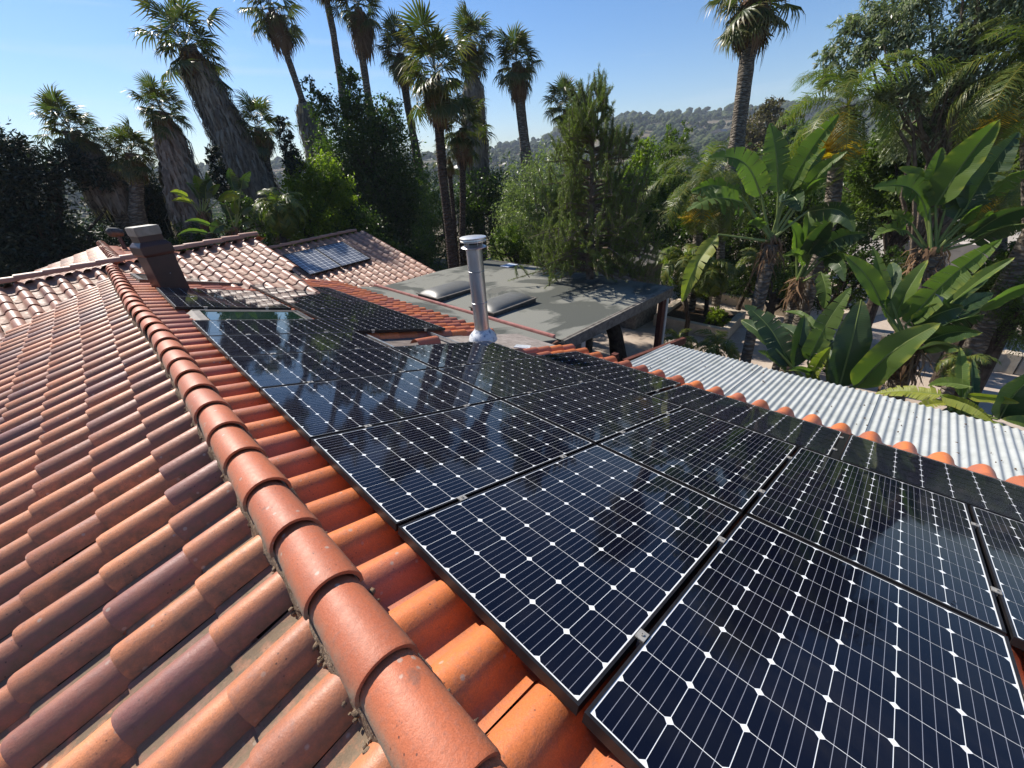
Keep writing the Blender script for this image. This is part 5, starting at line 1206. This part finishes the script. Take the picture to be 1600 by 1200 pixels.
clump('paddle_plant', 'nearest clump of paddle leaves rising right behind the corrugated sheets', 8.0, (1290, 625), [
    ((1262, 566), (1330, 449), 44, dict(twist=-.2, dB=.2, bulge=.04, fold=.25)),
    ((1310, 608), (1346, 468), 66, dict(twist=.15, dB=.3, bulge=.02, fold=.2, mat=L_BAND)),
    ((1236, 574), (1163, 476), 52, dict(twist=.4, dB=.3, bulge=.08, fold=.3, mat=L_BAND)),
    ((1212, 545), (1158, 500), 34, dict(twist=.2, dB=.6, bulge=.05, mat=L_BAND)),
    ((1240, 574), (1257, 492), 38, dict(twist=.5, dB=.3, bulge=.03, mat=L_BAND)),
    ((1300, 590), (1290, 520), 46, dict(twist=.1, dB=.7, bulge=.03, mat=L_BAND)),
    ((1266, 596), (1298, 542), 30, dict(twist=-.2, dB=-.2, bulge=.08, torn=.15, mat=L_BANY)),
    ((1270, 584), (1232, 579), 14, dict(twist=.3, dB=-.3, bulge=.12)),
    ((1336, 606), (1470, 505), 66, dict(twist=.05, dB=-.1, bulge=.06, fold=.35)),
    ((1228, 580), (1184, 548), 22, dict(twist=.6, dB=-.1, bulge=.1, torn=.2)),
    ((1270, 560), (1210, 505), 34, dict(twist=.9, dB=.8, bulge=.1, mat=L_BAND)),
    ((1290, 545), (1225, 487), 20, dict(twist=.9, dB=1.0, bulge=.15)),
    ((1360, 590), (1395, 520), 40, dict(twist=.5, dB=.6, bulge=.05, mat=L_BAND)),
], foot=(1290, 660, .4), tr=.12, fibres=False)
clump('paddle_plant', 'yellowing torn paddle leaves lying low behind the right end of the corrugated sheets', 7.75, (1492, 640), [
    ((1474, 617), (1367, 616), 36, dict(twist=.75, dB=.1, bulge=.07, torn=.5, mat=L_BANY)),
    ((1517, 604), (1450, 603), 26, dict(twist=.5, dB=.1, bulge=.12, fold=.6, mat=L_BAN)),
    ((1470, 618), (1554, 660), 30, dict(twist=.7, dB=-.3, bulge=.09, mat=L_BANY, torn=.1)),
    ((1510, 618), (1593, 630), 24, dict(twist=.3, dB=-.1, bulge=.05, mat=L_BANY)),
    ((1504, 622), (1500, 543), 24, dict(twist=.2, dB=.3, bulge=.02, mat=L_BAN)),
    ((1520, 640), (1520, 560), 20, dict(twist=.5, dB=.5, bulge=.02, mat=L_BAND)),
    ((1560, 655), (1640, 575), 70, dict(twist=.7, dB=0, bulge=.08, mat=L_BAND)),
    ((1640, 690), (1565, 655), 40, dict(twist=.7, dB=-.3, bulge=.12, mat=L_BAN)),
    ((1480, 628), (1425, 640), 24, dict(twist=.6, dB=-.3, bulge=.06, mat=L_BANY, torn=.3)),
    ((1550, 650), (1600, 610), 40, dict(twist=.5, dB=.4, bulge=.05, mat=L_BAND)),
], foot=(1492, 700, .4), tr=.1, fibres=False)
clump('paddle_plant', 'small paddle leaved plant with backlit leaves left of the leaning palm foot', 20.0, (316, 335), [
    ((318, 303), (304, 273), 24, dict(twist=.2, mat=L_BRIGHT)), ((330, 305), (322, 268), 16, dict(twist=.4)), ((330, 305), (344, 288), 12, dict(twist=.2, mat=L_BRIGHT)),
    ((294, 308), (266, 300), 12, dict(twist=.5, mat=L_BANY)), ((305, 318), (268, 314), 9, dict(twist=.5, mat=L_BANY)), ((312, 312), (290, 285), 14, dict(twist=.7, mat=L_BAND)),
    ((322, 312), (330, 280), 22, dict(twist=.3, mat=L_BAND)), ((340, 314), (370, 300), 14, dict(twist=.5, mat=L_BANY)), ((330, 340), (316, 335), 12, dict(twist=.5, mat=L_YELL)),
], foot=(318, 400, 0), tr=.1)
clump('paddle_plant', 'small paddle leaved plant right above the wing ridge with dark leaves', 18.5, (368, 360), [
    ((369, 335), (368, 312), 14, dict(twist=.1, mat=L_BRIGHT)), ((376, 335), (396, 322), 14, dict(twist=.5, mat=L_BAND)), ((360, 340), (345, 320), 18, dict(twist=.5, mat=L_BAND)),
    ((330, 352), (288, 347), 10, dict(twist=.6, dB=-.3)), ((326, 364), (277, 368), 10, dict(twist=.6, dB=-.4)), ((350, 350), (332, 365), 22, dict(twist=.3, mat=L_BAND)),
    ((378, 350), (400, 345), 14, dict(twist=.6, mat=L_BAND)), ((350, 312), (375, 308), 14, dict(twist=.4, mat=L_BANY)), ((366, 300), (358, 262), 26, dict(twist=.5, mat=L_BAND)), ((376, 296), (392, 268), 20, dict(twist=.5, mat=L_BAND)),
], foot=(368, 420, 0), tr=.1)

# small weathered shed roof beyond the pine
sh = empty('garden_shed', (13.5, 7.3, GZ), 'small grey weathered shed roof beyond the flat roof corner', 'shed')
MB().hexa([(12.4, 6.6, -3.2), (14.4, 6.6, -3.2), (14.4, 7.5, -2.85), (12.4, 7.5, -2.85)], [(12.4, 6.6, -3.15), (14.4, 6.6, -3.15), (14.4, 7.5, -2.8), (12.4, 7.5, -2.8)]).build('roof', M_TIMB, sh)
MB().hexa([(12.4, 7.502, -2.85), (14.4, 7.502, -2.85), (14.4, 8.4, -3.2), (12.4, 8.4, -3.2)], [(12.4, 7.502, -2.8), (14.4, 7.502, -2.8), (14.4, 8.4, -3.15), (12.4, 8.4, -3.15)]).build('roof', M_TIMB, sh)
MB().box(12.6, 14.2, 6.8, 8.2, GZ, -3.22).build('wall', M_TIMB, sh)
bench = empty('garden_bench', (12.6, 1.6, GZ + .05), 'pale blue slatted bench half hidden behind the low paddle leaves', 'bench')
M_BEN = rough_mat('bench_paint', (.30, .33, .45), (.42, .45, .56), 9, .6, .1, 60)
for k_ in range(4): MB().box(12.3 + k_ * .13, 12.41 + k_ * .13, .3, 1.9, GZ + .48, GZ + .51).build('slat', M_BEN, bench)
for y_ in (.4, 1.75): MB().box(12.3, 12.8, y_, y_ + .06, GZ + .05, GZ + .478).build('leg', M_BEN, bench)

# ------------------------------------------------------------------ far vegetation
def far_woods():
    bmn = bmesh.new(); bmesh.ops.create_icosphere(bmn, subdivisions=1, radius=1)
    B = np.array([v.co[:] for v in bmn.verts]); FF = np.array([[v.index for v in f.verts] for f in bmn.faces]); bmn.free()
    nb = len(B); Vs, Fs, Ts = [], [], []; k = 0
    az = rng.uniform(-30, 112, 11000); d = np.sqrt(rng.uniform(150 ** 2, 820 ** 2, 11000))
    d[:1700] = rng.uniform(700, 760, 1700)
    for i in range(11000):
        a = R(az[i]); x, y = d[i] * math.sin(a), d[i] * math.cos(a)
        if i >= 1700 and math.sin(x * .03 + 2) * math.sin(y * .026) > .55: continue
        z = float(ground_z(np.array(x), np.array(y))); h = rng.uniform(3.2, 9) * (1.25 if i < 1700 else 1); tone = rng.uniform(0, 1)
        if i < 1700 and rng.random() < .25: h *= 1.5
        for q in range(4):
            s = h * rng.uniform(.2, .46); c = np.array([x, y, z + h * rng.uniform(.45, .9)]) + rng.normal(0, h * .28, 3) * (1, 1, .25)
            v = B * rng.uniform(.85, 1.15, (nb, 1)) * s * np.array([1, 1, rng.uniform(.6, 1.0)]) + c
            Vs.append(v); Fs.append(FF + k * nb); Ts.append(np.full((nb, 3), [np.clip(tone + rng.normal(0, .1), 0, 1), 1, 0])); k += 1
    m, nt, out = new_mat('hillside_foliage')
    a = N(nt, 'ShaderNodeAttribute', attribute_name='tint'); sp = N(nt, 'ShaderNodeSeparateColor'); nt.links.new(a.outputs['Color'], sp.inputs[0])
    P = pos(nt); c = mixc(nt, sp.outputs[0], (.035, .055, .022), (.11, .13, .05)); c = mixc(nt, ramp(nt, noise(nt, .35, 4, .7, P), .45, .7), c, (.015, .022, .012))
    pbsdf(nt, out, c, .9, 0, .1, bump(nt, noise(nt, .9, 4, .7, P), 1.0, .8))
    tag(put('hillside_woods', mesh_np('hillside_woods', np.vstack(Vs), np.vstack(Fs), m, np.vstack(Ts), smooth=True)), 'hazy wooded hillside closing the valley', 'woods', kind='stuff')
far_woods()
def mid_woods():
    Ps, Os, To, mbs = [], [], [], MB()
    blobs = []
    for i in range(330):
        a = R(rng.uniform(-25, 108)); d = math.sqrt(rng.uniform(32 ** 2, 175 ** 2))
        x, y = d * math.sin(a), d * math.cos(a); z = float(ground_z(np.array(x), np.array(y))); h = rng.uniform(3.0, 6.5) * (1 + d / 160)
        mbs.tube([(x, y, z - .2), (x, y, z + h * .6)], [.18, .08], 5)
        for q in range(5): blobs.append((x + rng.normal(0, h * .22), y + rng.normal(0, h * .22), z + h * rng.uniform(.35, .85), h * rng.uniform(.22, .36)))
    (V, F, T), _ = blob_leaves(blobs, 90000, .34, 1.7, clump=.28, droop=.2, shell=.4, nclump=9000)
    t = tag(put('valley_trees', mesh_np('valley_trees', V, F, leaf_mat('valley_leaf', (.028, .05, .018), (.09, .12, .035), .35, .55), T)), 'mixed green trees filling the valley floor below the hills', 'woods', kind='stuff')
    mbs.build('trunks', M_BARK, t)
mid_woods()
hs = 0
for px_, py_, D_, w_ in ((1128, 195, 420, 9), (1145, 193, 430, 6), (1262, 172, 520, 10), (1275, 165, 560, 8), (720, 245, 360, 7), (795, 236, 430, 6), (1180, 188, 500, 7)):
    p = at(px_, py_, D_); z = float(ground_z(np.array(p[0]), np.array(p[1])))
    t = empty('hill_house', (p[0], p[1], z), None, 'house', 'pale houses scattered on the far hillside'); t['label'] = 'tiny pale house on the distant wooded hillside'
    MB().box(p[0] - w_, p[0] + w_, p[1] - w_ * .6, p[1] + w_ * .6, z - 2, z + 8).build('wall', M_STUCCO, t)
    MB().hexa([(p[0] - w_ - 1, p[1] - w_ * .7, z + 8.02), (p[0] + w_ + 1, p[1] - w_ * .7, z + 8.02), (p[0] + w_ + 1, p[1] + w_ * .7, z + 8.02), (p[0] - w_ - 1, p[1] + w_ * .7, z + 8.02)],
              [(p[0] - w_ + 2, p[1] - .3, z + 10.5), (p[0] + w_ - 2, p[1] - .3, z + 10.5), (p[0] + w_ - 2, p[1] + .3, z + 10.5), (p[0] - w_ + 2, p[1] + .3, z + 10.5)]).build('roof', M_TILE_W, t)

def scrap(px, py, d, label, name, cat, mat, s, group=None):
    r_ = ray(px, py); p = r_ * (-d / (r_ @ PLN)); M = frame(PV, PU, PLN, p) @ Matrix.Rotation(rng.uniform(0, 6), 4, 'Z')
    o = MB().add([M @ Vector(q) for q in ((-s, 0, 0), (-.2 * s, .45 * s, .2 * s), (s, .1 * s, .1 * s), (0, -.4 * s, .25 * s), (0, 0, .02 * s))], [(0, 4, 1), (1, 4, 2), (2, 4, 3), (3, 4, 0)]).build(name, mat); tag(o, label, cat, group)
scrap(1491, 941, 1.186, 'tiny orange dry leaf lying across the seam between two right hand solar panels', 'dry_leaf', 'leaf', M_TILE_R, .012)

# ------------------------------------------------------------------ haze
hz = MB().box(-1120, 1120, -1120, 1120, -80, 100)
m = bpy.data.materials.new('haze_air'); m.use_nodes = True; nt = m.node_tree; nt.nodes.clear(); out = nt.nodes.new('ShaderNodeOutputMaterial')
pv = nt.nodes.new('ShaderNodeVolumePrincipled'); pv.inputs['Color'].default_value = (.78, .87, 1.0, 1); pv.inputs['Density'].default_value = .00033; pv.inputs['Anisotropy'].default_value = 0
nt.links.new(pv.outputs[0], out.inputs['Volume'])
tag(hz.build('haze', m), kind='stuff')
